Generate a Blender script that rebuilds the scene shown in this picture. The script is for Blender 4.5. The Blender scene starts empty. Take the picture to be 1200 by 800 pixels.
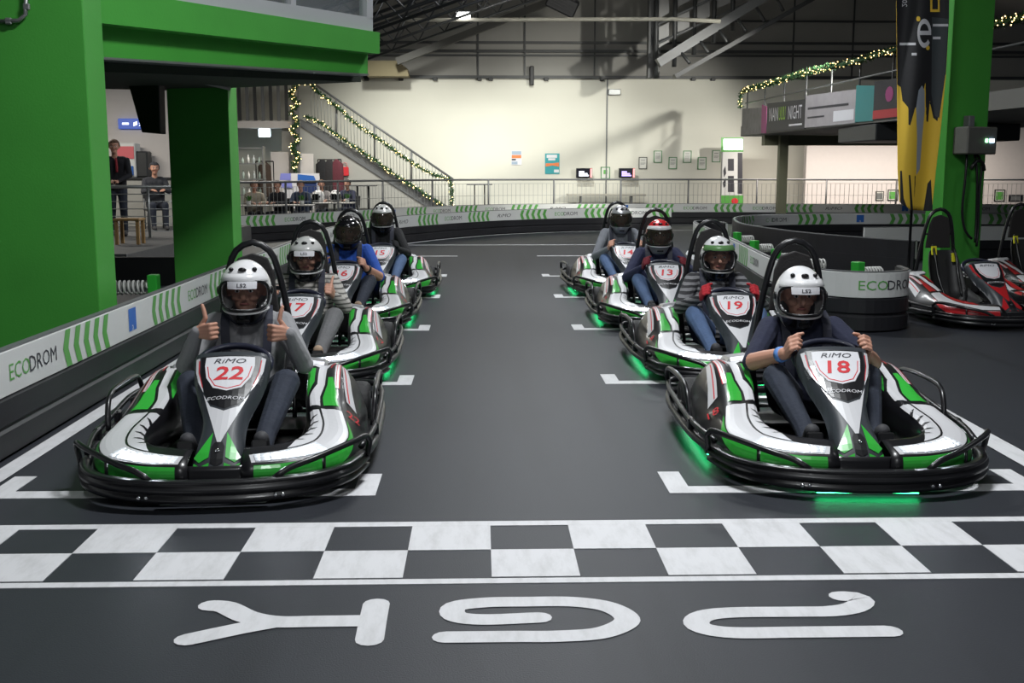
import bpy, bmesh, math, random
import numpy as np
from mathutils import Vector, Matrix, Euler
random.seed(7)
R = math.radians
SC = bpy.context.scene
COL = SC.collection

# ------------------------------------------------------------------ camera, world, lights, exposure
FPX, CAMH = 1300.0, 1.6
PITCH, YAW = math.atan(200 / FPX), math.atan(36 / FPX)
cd = bpy.data.cameras.new('camera')
cd.sensor_width = 36.0
cd.lens = 36.0 * FPX / 1200.0
cd.clip_end = 300
cam = bpy.data.objects.new('camera', cd)
COL.objects.link(cam)
cam.location = (0, 0, CAMH)
cam.rotation_euler = (R(90) - PITCH, 0, -YAW)
SC.camera = cam

w = bpy.data.worlds.new('hall_ambient')
SC.world = w
w.use_nodes = True
w.node_tree.nodes['Background'].inputs[0].default_value = (0.80, 0.88, 1.0, 1)
w.node_tree.nodes['Background'].inputs[1].default_value = 0.045

SC.view_settings.view_transform = 'Standard'
SC.view_settings.look = 'None'
SC.view_settings.gamma = 1
SC.view_settings.use_curve_mapping = False
SC.view_settings.exposure = 0.85


def area(name, loc, target, size, power, color=(0.95, 0.98, 1.0), spread=180):
    d = bpy.data.lights.new(name, 'AREA')
    d.shape = 'RECTANGLE'
    d.size, d.size_y = size
    d.energy = power
    d.color = color
    d.spread = R(spread)
    o = bpy.data.objects.new(name, d)
    COL.objects.link(o)
    o.location = loc
    v = Vector(target) - Vector(loc)
    o.rotation_euler = v.to_track_quat('-Z', 'Y').to_euler()
    return o


def spot(name, loc, target, power, angle, blend=0.4, radius=0.15, color=(1, 0.97, 0.9)):
    d = bpy.data.lights.new(name, 'SPOT')
    d.energy = power
    d.spot_size = R(angle)
    d.spot_blend = blend
    d.shadow_soft_size = radius
    d.color = color
    o = bpy.data.objects.new(name, d)
    COL.objects.link(o)
    o.location = loc
    v = Vector(target) - Vector(loc)
    o.rotation_euler = v.to_track_quat('-Z', 'Y').to_euler()
    return o


# hall lamps hanging above the track (high-bay strips), plus added fill lights
for i, (x, y, p) in enumerate([(0.9, 5.7, 250), (1.0, 14.5, 200), (1.5, 22.0, 160), (0.2, -2.4, 125), (8.8, 8.0, 22), (5.4, 25.5, 150)]):  # last three added as fill: driver faces, red karts, far right barriers
    area('hall_lamp_or_fill', (x, y, 6.4), (x, y + 0.3, 0), (1.6, 0.5), p)
# wall washers on the back wall, café lamps on the left
spot('wall_washer', (9.5, 24.0, 4.6), (3.5, 38.0, 0.6), 2600, 52, 0.5, 0.12, (1, 0.98, 0.89))
area('wall_washer', (2.5, 25.2, 5.6), (2.5, 38.0, 0.8), (7.0, 0.4), 70, (1, 0.98, 0.90), 120)
for wx in (-2.4, 2.0):
    spot('wall_washer', (wx, 32.3, 6.45), (wx + 0.2, 38.0, -0.2), 960, 84, 0.9, 0.25, (0.99, 1, 0.92))
area('room_lamp', (-5.2, 31.0, 4.6), (-5.2, 31.0, 0), (3.0, 0.5), 150, (1, 0.95, 0.85))
area('room_lamp', (12.3, 34.3, 2.5), (12.3, 35.2, 0), (8.0, 0.4), 200, (1, 0.90, 0.80))
area('room_lamp', (-8.0, 21.5, 3.3), (-8.0, 21.8, 0), (2.0, 0.5), 60, (1, 0.95, 0.85))

# ------------------------------------------------------------------ photograph geometry -> world points
_fw = Vector((math.sin(YAW) * math.cos(PITCH), math.cos(YAW) * math.cos(PITCH), -math.sin(PITCH)))
_rt = Vector((math.cos(YAW), -math.sin(YAW), 0))
_up = _rt.cross(_fw)


def _ray(x, y):
    return _fw + _rt * ((x - 600) / FPX) + _up * ((400 - y) / FPX)


def at(x, y, Y):
    d = _ray(x, y)
    return Vector((0, 0, CAMH)) + d * (Y / d.y)


def gnd(x, y, z=0.0):
    d = _ray(x, y)
    return Vector((0, 0, CAMH)) + d * ((z - CAMH) / d.z)


# ------------------------------------------------------------------ materials
MATS = {}


def mat(name, col, rough=0.5, metal=0.0, var=0.0, scale=8.0, bump=0.0, emit=0.0, ecol=None, coat=0.0, alpha=1.0, trans=0.0, bscale=None, spec=None):
    if name in MATS:
        return MATS[name]
    m = bpy.data.materials.new(name)
    m.use_nodes = True
    nt = m.node_tree
    b = nt.nodes['Principled BSDF']
    b.inputs['Base Color'].default_value = (*col, 1)
    b.inputs['Roughness'].default_value = rough
    b.inputs['Metallic'].default_value = metal
    if coat:
        b.inputs['Coat Weight'].default_value = coat
        b.inputs['Coat Roughness'].default_value = 0.08
    if spec is not None:
        b.inputs['Specular IOR Level'].default_value = spec
    if alpha < 1:
        b.inputs['Alpha'].default_value = alpha
    if trans:
        b.inputs['Transmission Weight'].default_value = trans
    if emit:
        b.inputs['Emission Color'].default_value = (*(ecol or col), 1)
        b.inputs['Emission Strength'].default_value = emit
    if var or bump:
        tc = nt.nodes.new('ShaderNodeTexCoord')
        n = nt.nodes.new('ShaderNodeTexNoise')
        n.inputs['Scale'].default_value = scale
        n.inputs['Detail'].default_value = 6
        nt.links.new(tc.outputs['Object'], n.inputs['Vector'])
        if var:
            mx = nt.nodes.new('ShaderNodeMix')
            mx.data_type = 'RGBA'
            mx.inputs[6].default_value = (*[c * (1 - var) for c in col], 1)
            mx.inputs[7].default_value = (*[min(1, c * (1 + var)) for c in col], 1)
            nt.links.new(n.outputs['Fac'], mx.inputs[0])
            nt.links.new(mx.outputs[2], b.inputs['Base Color'])
        if bump:
            src = n
            if bscale:
                src = nt.nodes.new('ShaderNodeTexNoise')
                src.inputs['Scale'].default_value = bscale
                src.inputs['Detail'].default_value = 5
                nt.links.new(tc.outputs['Object'], src.inputs['Vector'])
            bp = nt.nodes.new('ShaderNodeBump')
            bp.inputs['Strength'].default_value = bump
            bp.inputs['Distance'].default_value = 0.02
            nt.links.new(src.outputs['Fac'], bp.inputs['Height'])
            nt.links.new(bp.outputs['Normal'], b.inputs['Normal'])
    MATS[name] = m
    return m


def stripe_mat(name, c1, c2, scale, axis='Z', rough=0.85, distort=2.0, thresh=0.5):
    m = bpy.data.materials.new(name)
    m.use_nodes = True
    nt = m.node_tree
    b = nt.nodes['Principled BSDF']
    b.inputs['Roughness'].default_value = rough
    tc = nt.nodes.new('ShaderNodeTexCoord')
    wv = nt.nodes.new('ShaderNodeTexWave')
    wv.bands_direction = axis
    wv.inputs['Scale'].default_value = scale
    wv.inputs['Distortion'].default_value = distort
    wv.inputs['Detail Scale'].default_value = 1.5
    cr = nt.nodes.new('ShaderNodeValToRGB')
    cr.color_ramp.elements[0].position = thresh - 0.06
    cr.color_ramp.elements[0].color = (*c1, 1)
    cr.color_ramp.elements[1].position = thresh + 0.06
    cr.color_ramp.elements[1].color = (*c2, 1)
    nt.links.new(tc.outputs['Object'], wv.inputs['Vector'])
    nt.links.new(wv.outputs['Fac'], cr.inputs['Fac'])
    nt.links.new(cr.outputs['Color'], b.inputs['Base Color'])
    MATS[name] = m
    return m


def floor_mat():
    m = bpy.data.materials.new('asphalt')
    m.use_nodes = True
    nt = m.node_tree
    b = nt.nodes['Principled BSDF']
    tc = nt.nodes.new('ShaderNodeTexCoord')
    n1 = nt.nodes.new('ShaderNodeTexNoise'); n1.inputs['Scale'].default_value = 0.6; n1.inputs['Detail'].default_value = 8
    n2 = nt.nodes.new('ShaderNodeTexNoise'); n2.inputs['Scale'].default_value = 160; n2.inputs['Detail'].default_value = 3
    mp = nt.nodes.new('ShaderNodeMapping'); mp.inputs['Scale'].default_value = (2.2, 0.12, 1)
    n3 = nt.nodes.new('ShaderNodeTexNoise'); n3.inputs['Scale'].default_value = 1.6; n3.inputs['Detail'].default_value = 5
    for n in (n1, n2):
        nt.links.new(tc.outputs['Object'], n.inputs['Vector'])
    nt.links.new(tc.outputs['Object'], mp.inputs['Vector']); nt.links.new(mp.outputs['Vector'], n3.inputs['Vector'])
    a = nt.nodes.new('ShaderNodeMath'); a.operation = 'MULTIPLY_ADD'; a.inputs[1].default_value = 0.5
    nt.links.new(n1.outputs['Fac'], a.inputs[0]); nt.links.new(n3.outputs['Fac'], a.inputs[2])
    a2 = nt.nodes.new('ShaderNodeMath'); a2.operation = 'MULTIPLY_ADD'; a2.inputs[1].default_value = 0.45
    nt.links.new(n2.outputs['Fac'], a2.inputs[0]); nt.links.new(a.outputs[0], a2.inputs[2])
    cr = nt.nodes.new('ShaderNodeValToRGB')
    cr.color_ramp.elements[0].position = 0.5; cr.color_ramp.elements[0].color = (0.0105, 0.012, 0.016, 1)
    cr.color_ramp.elements[1].position = 1.35 / 1.4; cr.color_ramp.elements[1].color = (0.025, 0.0275, 0.035, 1)
    nt.links.new(a2.outputs[0], cr.inputs['Fac']); nt.links.new(cr.outputs['Color'], b.inputs['Base Color'])
    b.inputs['Roughness'].default_value = 0.52
    b.inputs['Specular IOR Level'].default_value = 0.35
    bp = nt.nodes.new('ShaderNodeBump'); bp.inputs['Strength'].default_value = 0.25; bp.inputs['Distance'].default_value = 0.004
    nt.links.new(n2.outputs['Fac'], bp.inputs['Height']); nt.links.new(bp.outputs['Normal'], b.inputs['Normal'])
    return m


def paint_mat():
    m = bpy.data.materials.new('road_paint')
    m.use_nodes = True
    nt = m.node_tree
    b = nt.nodes['Principled BSDF']
    tc = nt.nodes.new('ShaderNodeTexCoord')
    n = nt.nodes.new('ShaderNodeTexNoise'); n.inputs['Scale'].default_value = 5; n.inputs['Detail'].default_value = 9; n.inputs['Roughness'].default_value = 0.7
    mp = nt.nodes.new('ShaderNodeMapping'); mp.inputs['Scale'].default_value = (3.0, 0.8, 1); mp.inputs['Rotation'].default_value = (0, 0, 0.25)
    cr = nt.nodes.new('ShaderNodeValToRGB')
    cr.color_ramp.elements[0].position = 0.28; cr.color_ramp.elements[0].color = (0.50, 0.50, 0.51, 1)
    cr.color_ramp.elements[1].position = 0.55; cr.color_ramp.elements[1].color = (0.63, 0.63, 0.65, 1)
    nt.links.new(tc.outputs['Object'], mp.inputs['Vector']); nt.links.new(mp.outputs['Vector'], n.inputs['Vector'])
    nt.links.new(n.outputs['Fac'], cr.inputs['Fac']); nt.links.new(cr.outputs['Color'], b.inputs['Base Color'])
    b.inputs['Roughness'].default_value = 0.6
    return m


M_FLOOR = floor_mat()
M_PAINT = paint_mat()
M_BLACKRUB = mat('black_rubber', (0.012, 0.012, 0.014), 0.55, var=0.4, scale=3, bump=0.15)
M_BARRIER = mat('barrier_black', (0.011, 0.011, 0.014), 0.55, var=0.5, scale=2.2, bump=0.08)
M_BLACKGL = mat('black_gloss_plastic', (0.008, 0.008, 0.010), 0.33, coat=0.15)
M_BLACKTB = mat('black_coated_steel', (0.008, 0.008, 0.009), 0.30)
M_CHAR = mat('charcoal_plastic', (0.030, 0.035, 0.042), 0.45)
M_BANNER = mat('banner_white', (0.62, 0.63, 0.62), 0.45, var=0.06, scale=1.5)
M_GREENPR = mat('print_green', (0.10, 0.36, 0.07), 0.45)
M_DARKPR = mat('print_dark', (0.03, 0.03, 0.04), 0.5)
M_GREYPR = mat('print_grey', (0.16, 0.17, 0.17), 0.5)
M_BLUEPR = mat('print_blue', (0.03, 0.14, 0.50), 0.5)
M_REDPR = mat('print_red', (0.60, 0.02, 0.03), 0.6)
M_WHITEPR = mat('print_white', (0.66, 0.66, 0.69), 0.55)
M_BODYWH = mat('bodywork_white', (0.58, 0.58, 0.60), 0.4, coat=0.15)
M_BODYGR = mat('bodywork_green', (0.035, 0.40, 0.045), 0.28, coat=0.3)
M_BODYRED = mat('bodywork_red', (0.42, 0.015, 0.02), 0.28, coat=0.3)
M_SILVER = mat('silver_plastic', (0.42, 0.42, 0.44), 0.3, 0.5)
M_CHROME = mat('chrome', (0.7, 0.7, 0.72), 0.15, 1.0)
M_STEEL = mat('galvanised_steel', (0.32, 0.33, 0.33), 0.4, 0.7, var=0.1)
M_GREYST = mat('grey_painted_steel', (0.13, 0.135, 0.14), 0.45)
M_DKSTEEL = mat('dark_roof_steel', (0.028, 0.030, 0.032), 0.5)
M_PILLAR = mat('green_wall_paint', (0.055, 0.340, 0.040), 0.6, var=0.12, scale=2.0, bump=0.05, bscale=60)
M_WALL = mat('cream_plaster', (0.62, 0.61, 0.54), 0.8, var=0.05, scale=0.8, bump=0.05, bscale=20)
M_WALLGR = mat('grey_plaster', (0.36, 0.355, 0.33), 0.8, var=0.08, scale=1.0)
M_ROOFPN = mat('grey_sandwich_panel', (0.23, 0.225, 0.21), 0.7, var=0.1, scale=0.7)
M_WHITEPL = mat('white_plaster', (0.66, 0.62, 0.60), 0.8, var=0.04)
M_LED = mat('led_white', (1, 1, 1), 0.3, emit=40, ecol=(0.86, 0.92, 1.0))
M_LEDLENS = mat('led_lens', (0.70, 0.74, 0.80), 0.15, emit=0.18, ecol=(0.9, 0.95, 1.0))
M_GLOW = mat('led_green', (0.1, 0.9, 0.35), 0.3, emit=9, ecol=(0.04, 1.0, 0.30))
M_GLASS = mat('dark_visor', (0.02, 0.02, 0.025), 0.05, alpha=0.17)
M_CLEAR = mat('balcony_glass', (0.25, 0.28, 0.30), 0.05, alpha=0.30)

# ------------------------------------------------------------------ mesh helpers


class MB:
    def __init__(s):
        s.v, s.f, s.m, s.sm = [], [], [], []

    def add(s, vs, fs, mi=0, smooth=False):
        o = len(s.v)
        s.v += [tuple(p) for p in vs]
        for f in fs:
            s.f.append([o + i for i in f])
            s.m.append(mi)
            s.sm.append(smooth)
        return s

    def box(s, c, d, rot=None, mi=0, bev=0.0):
        hx, hy, hz = d[0] / 2, d[1] / 2, d[2] / 2
        b = min(bev, hx * .9, hy * .9, hz * .9)
        if b <= 0:
            P = [Vector((sx * hx, sy * hy, sz * hz)) for sx in (-1, 1) for sy in (-1, 1) for sz in (-1, 1)]
            F = [(0, 1, 3, 2), (4, 6, 7, 5), (0, 4, 5, 1), (2, 3, 7, 6), (0, 2, 6, 4), (1, 5, 7, 3)]
        else:
            P, idx = [], {}
            for sx in (-1, 1):
                for sy in (-1, 1):
                    for sz in (-1, 1):
                        for k in range(3):
                            q = [sx * (hx - b), sy * (hy - b), sz * (hz - b)]
                            q[k] = (sx * hx, sy * hy, sz * hz)[k]
                            idx[(sx, sy, sz, k)] = len(P)
                            P.append(Vector(q))
            F = []
            for k in range(3):
                a, c2 = [(1, 2), (2, 0), (0, 1)][k]
                for sg in (-1, 1):
                    q = []
                    for (p, r) in ((-1, -1), (1, -1), (1, 1), (-1, 1)):
                        t = [0, 0, 0]; t[k] = sg; t[a] = p; t[c2] = r
                        q.append(idx[(*t, k)])
                    F.append(q if sg > 0 else q[::-1])
            for k in range(3):
                a, c2 = (k + 1) % 3, (k + 2) % 3
                for sa in (-1, 1):
                    for sc in (-1, 1):
                        t0 = [0, 0, 0]; t0[k] = -1; t0[a] = sa; t0[c2] = sc
                        t1 = list(t0); t1[k] = 1
                        F.append([idx[(*t0, a)], idx[(*t1, a)], idx[(*t1, c2)], idx[(*t0, c2)]])
            for sx in (-1, 1):
                for sy in (-1, 1):
                    for sz in (-1, 1):
                        F.append([idx[(sx, sy, sz, k)] for k in range(3)])
        M = rot.to_matrix() if isinstance(rot, Euler) else (rot if rot is not None else Matrix.Identity(3))
        return s.add([M @ p + Vector(c) for p in P], F, mi)

    def tube(s, path, r, n=8, closed=False, mi=0, caps=True):
        P = [Vector(p) for p in path]
        N = len(P)
        rs = r if isinstance(r, (list, tuple)) else [r] * N
        vs, fs = [], []
        nrm = None
        for i in range(N):
            if closed:
                t = P[(i + 1) % N] - P[i - 1]
            else:
                t = P[min(i + 1, N - 1)] - P[max(i - 1, 0)]
            t.normalize()
            if nrm is None:
                nrm = t.orthogonal().normalized()
            nrm = (nrm - t * nrm.dot(t))
            if nrm.length < 1e-6:
                nrm = t.orthogonal()
            nrm.normalize()
            b = t.cross(nrm)
            for k in range(n):
                a = 2 * math.pi * k / n
                vs.append(P[i] + (nrm * math.cos(a) + b * math.sin(a)) * rs[i])
        for i in range(N if closed else N - 1):
            j = (i + 1) % N
            for k in range(n):
                l = (k + 1) % n
                fs.append((i * n + k, i * n + l, j * n + l, j * n + k))
        if caps and not closed:
            fs.append(tuple(range(n))[::-1])
            fs.append(tuple((N - 1) * n + k for k in range(n)))
        return s.add(vs, fs, mi, True)

    def loft(s, rings, closed=True, caps=True, mi=0, smooth=True):
        n = len(rings[0])
        vs = [p for r in rings for p in r]
        fs = []
        for i in range(len(rings) - 1):
            for k in range(n if closed else n - 1):
                l = (k + 1) % n
                fs.append((i * n + k, i * n + l, (i + 1) * n + l, (i + 1) * n + k))
        if caps and closed:
            fs.append(tuple(range(n))[::-1])
            fs.append(tuple((len(rings) - 1) * n + k for k in range(n)))
        return s.add(vs, fs, mi, smooth)

    def lathe(s, prof, c=(0, 0, 0), axis='Z', n=20, mi=0):
        rings = []
        for (r, h) in prof:
            ring = []
            for k in range(n):
                a = 2 * math.pi * k / n
                x, y = r * math.cos(a), r * math.sin(a)
                p = {'Z': (x, y, h), 'X': (h, x, y), 'Y': (y, h, x)}[axis]
                ring.append((p[0] + c[0], p[1] + c[1], p[2] + c[2]))
            rings.append(ring)
        return s.loft(rings, mi=mi)

    def ell(s, c, r, nu=14, nv=9, mi=0, rot=None):
        M = rot.to_matrix() if isinstance(rot, Euler) else Matrix.Identity(3)
        vs, fs = [], []
        for j in range(1, nv):
            t = math.pi * j / nv
            for k in range(nu):
                a = 2 * math.pi * k / nu
                vs.append(M @ Vector((r[0] * math.sin(t) * math.cos(a), r[1] * math.sin(t) * math.sin(a), r[2] * math.cos(t))) + Vector(c))
        top = len(vs); vs.append(M @ Vector((0, 0, r[2])) + Vector(c))
        bot = len(vs); vs.append(M @ Vector((0, 0, -r[2])) + Vector(c))
        for j in range(nv - 2):
            for k in range(nu):
                l = (k + 1) % nu
                fs.append((j * nu + k, (j + 1) * nu + k, (j + 1) * nu + l, j * nu + l))
        for k in range(nu):
            l = (k + 1) % nu
            fs.append((top, k, l))
            fs.append((bot, (nv - 2) * nu + l, (nv - 2) * nu + k))
        return s.add(vs, fs, mi, True)

    def prism(s, poly, ext, mi=0):
        """poly: list of 3-D points in a plane, ext: extrusion vector"""
        n = len(poly)
        e = Vector(ext)
        vs = [Vector(p) for p in poly] + [Vector(p) + e for p in poly]
        fs = [tuple(range(n))[::-1], tuple(range(n, 2 * n))]
        for k in range(n):
            l = (k + 1) % n
            fs.append((k, l, n + l, n + k))
        return s.add(vs, fs, mi)

    def grid(s, fn, us, vs_, mi=0, smooth=True):
        V = [fn(u, v) for u in us for v in vs_]
        m = len(vs_)
        F = [(i * m + j, i * m + j + 1, (i + 1) * m + j + 1, (i + 1) * m + j) for i in range(len(us) - 1) for j in range(m - 1)]
        return s.add(V, F, mi, smooth)

    def mesh(s, name, mats):
        me = bpy.data.meshes.new(name)
        me.from_pydata([tuple(p) for p in s.v], [], s.f)
        for m in (mats if isinstance(mats, (list, tuple)) else [mats]):
            me.materials.append(m)
        me.polygons.foreach_set('material_index', s.m)
        me.polygons.foreach_set('use_smooth', s.sm)
        me.validate()
        me.update()
        return me

    def build(s, name, mats, parent=None, fix=True, solid=0.0, bevel=0.0):
        me = s.mesh(name, mats)
        if fix:
            bm = bmesh.new(); bm.from_mesh(me)
            bmesh.ops.recalc_face_normals(bm, faces=bm.faces)
            bm.to_mesh(me); bm.free()
        o = bpy.data.objects.new(name, me)
        COL.objects.link(o)
        if parent:
            o.parent = parent
        if solid:
            md = o.modifiers.new('solidify', 'SOLIDIFY'); md.thickness = solid; md.offset = -1
        if bevel:
            md = o.modifiers.new('bevel', 'BEVEL'); md.width = bevel; md.segments = 2; md.limit_method = 'ANGLE'
        return o


def tag(o, label, cat, group=None):
    o['label'] = label
    o['category'] = cat
    if group:
        o['group'] = group
    return o


def struct(o):
    o['kind'] = 'structure'
    return o


def stuff(o):
    o['kind'] = 'stuff'
    return o


def empty(name, loc=(0, 0, 0), rz=0.0, label=None, cat=None, group=None):
    o = bpy.data.objects.new(name, None)
    COL.objects.link(o)
    o.empty_display_size = 0.1
    o.location = loc
    o.rotation_euler = (0, 0, rz)
    if label:
        tag(o, label, cat, group)
    return o


def copy_tree(o, parent=None):
    c = o.copy()
    COL.objects.link(c)
    c.parent = parent
    for ch in o.children:
        copy_tree(ch, c)
    return c


def smooth_path(pts, step=0.25, closed=False):
    P = [Vector(p) for p in pts]
    out = []
    n = len(P)
    for i in range(n if closed else n - 1):
        p0 = P[i - 1] if (closed or i > 0) else P[0] * 2 - P[1]
        p1, p2 = P[i], P[(i + 1) % n]
        p3 = P[(i + 2) % n] if (closed or i + 2 < n) else P[-1] * 2 - P[-2]
        k = max(1, int((p2 - p1).length / step))
        for j in range(k):
            t = j / k
            out.append(0.5 * ((2 * p1) + (p2 - p0) * t + (2 * p0 - 5 * p1 + 4 * p2 - p3) * t * t + (3 * p1 - p0 - 3 * p2 + p3) * t ** 3))
    if not closed:
        out.append(P[-1].copy())
    return out


# text as flat meshes -------------------------------------------------
_TX = {}


def text2d(txt, h=1.0, shear=0.0, bold=0.0, spacing=1.0):
    """verts (x, y) centred, faces; cap height about h"""
    key = (txt, shear, bold, spacing)
    if key not in _TX:
        cu = bpy.data.curves.new('t', 'FONT')
        cu.body = txt
        cu.resolution_u = 2
        cu.shear = shear
        cu.offset = bold
        cu.space_character = spacing
        ob = bpy.data.objects.new('t', cu)
        COL.objects.link(ob)
        dg = bpy.context.evaluated_depsgraph_get()
        ev = ob.evaluated_get(dg)
        me = ev.to_mesh()
        V = [(v.co.x, v.co.y) for v in me.vertices]
        F = [tuple(p.vertices) for p in me.polygons]
        ev.to_mesh_clear()
        bpy.data.objects.remove(ob)
        bpy.data.curves.remove(cu)
        if V:
            xs = [v[0] for v in V]; ys = [v[1] for v in V]
            cx, cy = (min(xs) + max(xs)) / 2, (min(ys) + max(ys)) / 2
            hh = max(ys) - min(ys)
            V = [((x - cx) / hh, (y - cy) / hh) for x, y in V]
        _TX[key] = (V, F)
    V, F = _TX[key]
    return [(x * h, y * h) for x, y in V], F


def clip_poly(poly, a, lo, keep_less):
    out = []
    n = len(poly)
    for i in range(n):
        p, q = poly[i], poly[(i + 1) % n]
        ip = (p[a] <= lo) if keep_less else (p[a] >= lo)
        iq = (q[a] <= lo) if keep_less else (q[a] >= lo)
        if ip:
            out.append(p)
        if ip != iq:
            t = (lo - p[a]) / (q[a] - p[a])
            out.append((p[0] + (q[0] - p[0]) * t, p[1] + (q[1] - p[1]) * t))
    return out


def decal(mb, poly, fn, du, dv, mi=0):
    """lay a flat polygon given in surface coordinates onto the surface fn(u, v)"""
    us = [p[0] for p in poly]; vs = [p[1] for p in poly]
    i0, i1 = math.floor(min(us) / du), math.ceil(max(us) / du)
    j0, j1 = math.floor(min(vs) / dv), math.ceil(max(vs) / dv)
    for i in range(i0, i1):
        a = clip_poly(clip_poly(poly, 0, i * du, False), 0, (i + 1) * du, True)
        if len(a) < 3:
            continue
        for j in range(j0, j1):
            b = clip_poly(clip_poly(a, 1, j * dv, False), 1, (j + 1) * dv, True)
            c = []
            for p in b:
                if not c or (abs(p[0] - c[-1][0]) + abs(p[1] - c[-1][1])) > 1e-6:
                    c.append(p)
            if len(c) > 1 and abs(c[0][0] - c[-1][0]) + abs(c[0][1] - c[-1][1]) < 1e-6:
                c.pop()
            if len(c) < 3:
                continue
            mb.add([fn(*p) for p in c], [tuple(range(len(c)))], mi, True)


def lay_text(mb, txt, h, fn, mi=0, **k):
    V, F = text2d(txt, h, **k)
    mb.add([fn(x, y) for x, y in V], F, mi)


def panel_print(name, mats, parent, items, fn):
    """items: (mi, polygon) or (mi, text, x, y, h, kwargs) on a plane fn(x, y)"""
    mb = MB()
    for it in items:
        if len(it) == 2:
            mb.add([fn(*p) for p in it[1]], [tuple(range(len(it[1])))], it[0])
        else:
            mi, t, x, y, h = it[:5]
            kw = dict(it[5]) if len(it) > 5 else {}
            sx = kw.pop('sx', 1.0)
            lay_text(mb, t, h, lambda a, b: fn(a * sx + x, b + y), mi, **kw)
    return mb.build(name, mats, parent, fix=False)


def rect(x0, y0, x1, y1):
    return [(x0, y0), (x1, y0), (x1, y1), (x0, y1)]


# ================================================================== the hall: floor and its markings
fl = struct(MB().box((0, 20, -0.1), (44, 56, 0.2)).build('floor', M_FLOOR))
PZ = 0.003


def painted(name, poly, z=PZ):
    return MB().prism([(x, y, 0.0) for x, y in poly], (0, 0, z)).build(name, M_PAINT, fl)


def ribbon(pts, wd):
    L, Rr = [], []
    n = len(pts)
    for i in range(n):
        a, b = Vector(pts[max(0, i - 1)]), Vector(pts[min(n - 1, i + 1)])
        t = (b - a).normalized()
        nn = Vector((-t.y, t.x))
        p = Vector(pts[i])
        L.append(p + nn * wd / 2); Rr.append(p - nn * wd / 2)
    return L, Rr


def painted_ribbon(name, pts, wd, mb=None, z=PZ):
    L, Rr = ribbon(pts, wd)
    own = mb is None
    mb = mb or MB()
    n = len(pts)
    V = [(p.x, p.y, z) for p in L] + [(p.x, p.y, z) for p in Rr]
    mb.add(V, [(i, n + i, n + i + 1, i + 1)[::1] for i in range(n - 1)])
    if own:
        return mb.build(name, M_PAINT, fl, fix=False)


# chequered start line: white squares on the dark floor, a white line before and after
CS, CY0 = 0.354, 4.225
for row in range(2):
    for c in range(-9, 10):
        if (c + row) % 2 == 1:
            x0 = -0.318 + c * CS + (0.0)
            y0 = CY0 + row * 0.322
            painted('painted_square', [(x0, y0), (x0 + CS, y0), (x0 + CS, y0 + 0.322), (x0, y0 + 0.322)])
painted('painted_line', [(-3.4, 4.8695), (3.6, 4.8695), (3.6, 4.935), (-3.4, 4.935)])
painted('painted_line', [(-3.4, 4.155), (3.6, 4.155), (3.6, 4.208), (-3.4, 4.208)])
# grid boxes
for k in range(6):
    yb = 5.36 + k * 2.89
    for (xa, xb) in ((-2.47, -0.533), (0.94, 2.86)):
        if k == 5:
            continue
        y1, y2 = yb, yb + 0.12
        painted('grid_bracket', [(xa, y1), (xb, y1), (xb, yb + 0.40), (xb - 0.115, yb + 0.40), (xb - 0.115, y2), (xa + 0.115, y2), (xa + 0.115, yb + 0.40), (xa, yb + 0.40)])
for (x0, x1, yy) in ((1.06, 2.9, 21.0), (-2.3, -0.45, 21.0), (-2.4, 2.9, 24.2)):
    painted('painted_line', [(x0, yy), (x1, yy), (x1, yy + 0.12), (x0, yy + 0.12)])
# edge lines
painted_ribbon('painted_line', [(-2.555, y) for y in np.arange(-3, 21.1, 1.0)] + smooth_path([Vector((-2.555, 21, 0)).to_2d(), Vector((-1.72, 24.5)), Vector((-0.4, 27.0)), Vector((0.9, 28.5)), Vector((2.9, 29.65)), Vector((6.0, 30.1))], 0.4), 0.115, None, PZ + .0015)
painted_ribbon('painted_line', smooth_path([Vector(p) for p in [(3.02, -3), (3.03, 2), (3.04, 6.0), (3.16, 9.2), (3.36, 12.2), (3.55, 14.2), (3.80, 18.0), (4.05, 21.5), (4.45, 22.6), (5.0, 22.2)]], 0.4), 0.15, None, PZ + .0015)


# the big flowing letters in front of the line
def stroke_letter(strokes, r=0.052):
    mb = MB()
    for si, s in enumerate(strokes):
        z0 = PZ + 0.0004 * si
        pts = [p.to_2d() for p in smooth_path([Vector((x, y, 0)) for x, y in s], 0.02)]
        painted_ribbon('', pts, r * 2, mb, z0)
        for e in (pts[0], pts[-1]):
            n = 12
            mb.add([(e.x + r * math.cos(2 * math.pi * k / n), e.y + r * math.sin(2 * math.pi * k / n), z0 - 0.0002) for k in range(n)], [tuple(range(n))])
    return mb.build('painted_letter', M_PAINT, fl, fix=False)


stroke_letter([[(-0.397, 3.958), (-0.395, 3.80), (-0.391, 3.637)], [(-0.42, 3.80), (-0.6, 3.80), (-0.74, 3.80), (-0.85, 3.845), (-0.95, 3.94), (-1.008, 3.958)], [(-0.74, 3.797), (-0.855, 3.744), (-1.015, 3.655)]], 0.05)
stroke_letter([[(-0.13, 3.651), (0.1, 3.65), (0.264, 3.648), (0.42, 3.675), (0.520, 3.78), (0.47, 3.90), (0.34, 3.957), (0.15, 3.963), (0.014, 3.960), (-0.10, 3.925), (-0.10, 3.835), (0.0, 3.80), (0.204, 3.813)]], 0.047)
stroke_letter([[(1.427, 3.659), (1.1, 3.659), (0.878, 3.661), (0.780, 3.70), (0.765, 3.76), (0.81, 3.815), (0.919, 3.84), (1.15, 3.84), (1.281, 3.842), (1.375, 3.875), (1.425, 3.935), (1.41, 3.98), (1.362, 3.984)]], 0.047)

# ------------------------------------------------------------------ walls
WY = 38.0                                  # back wall
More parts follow.
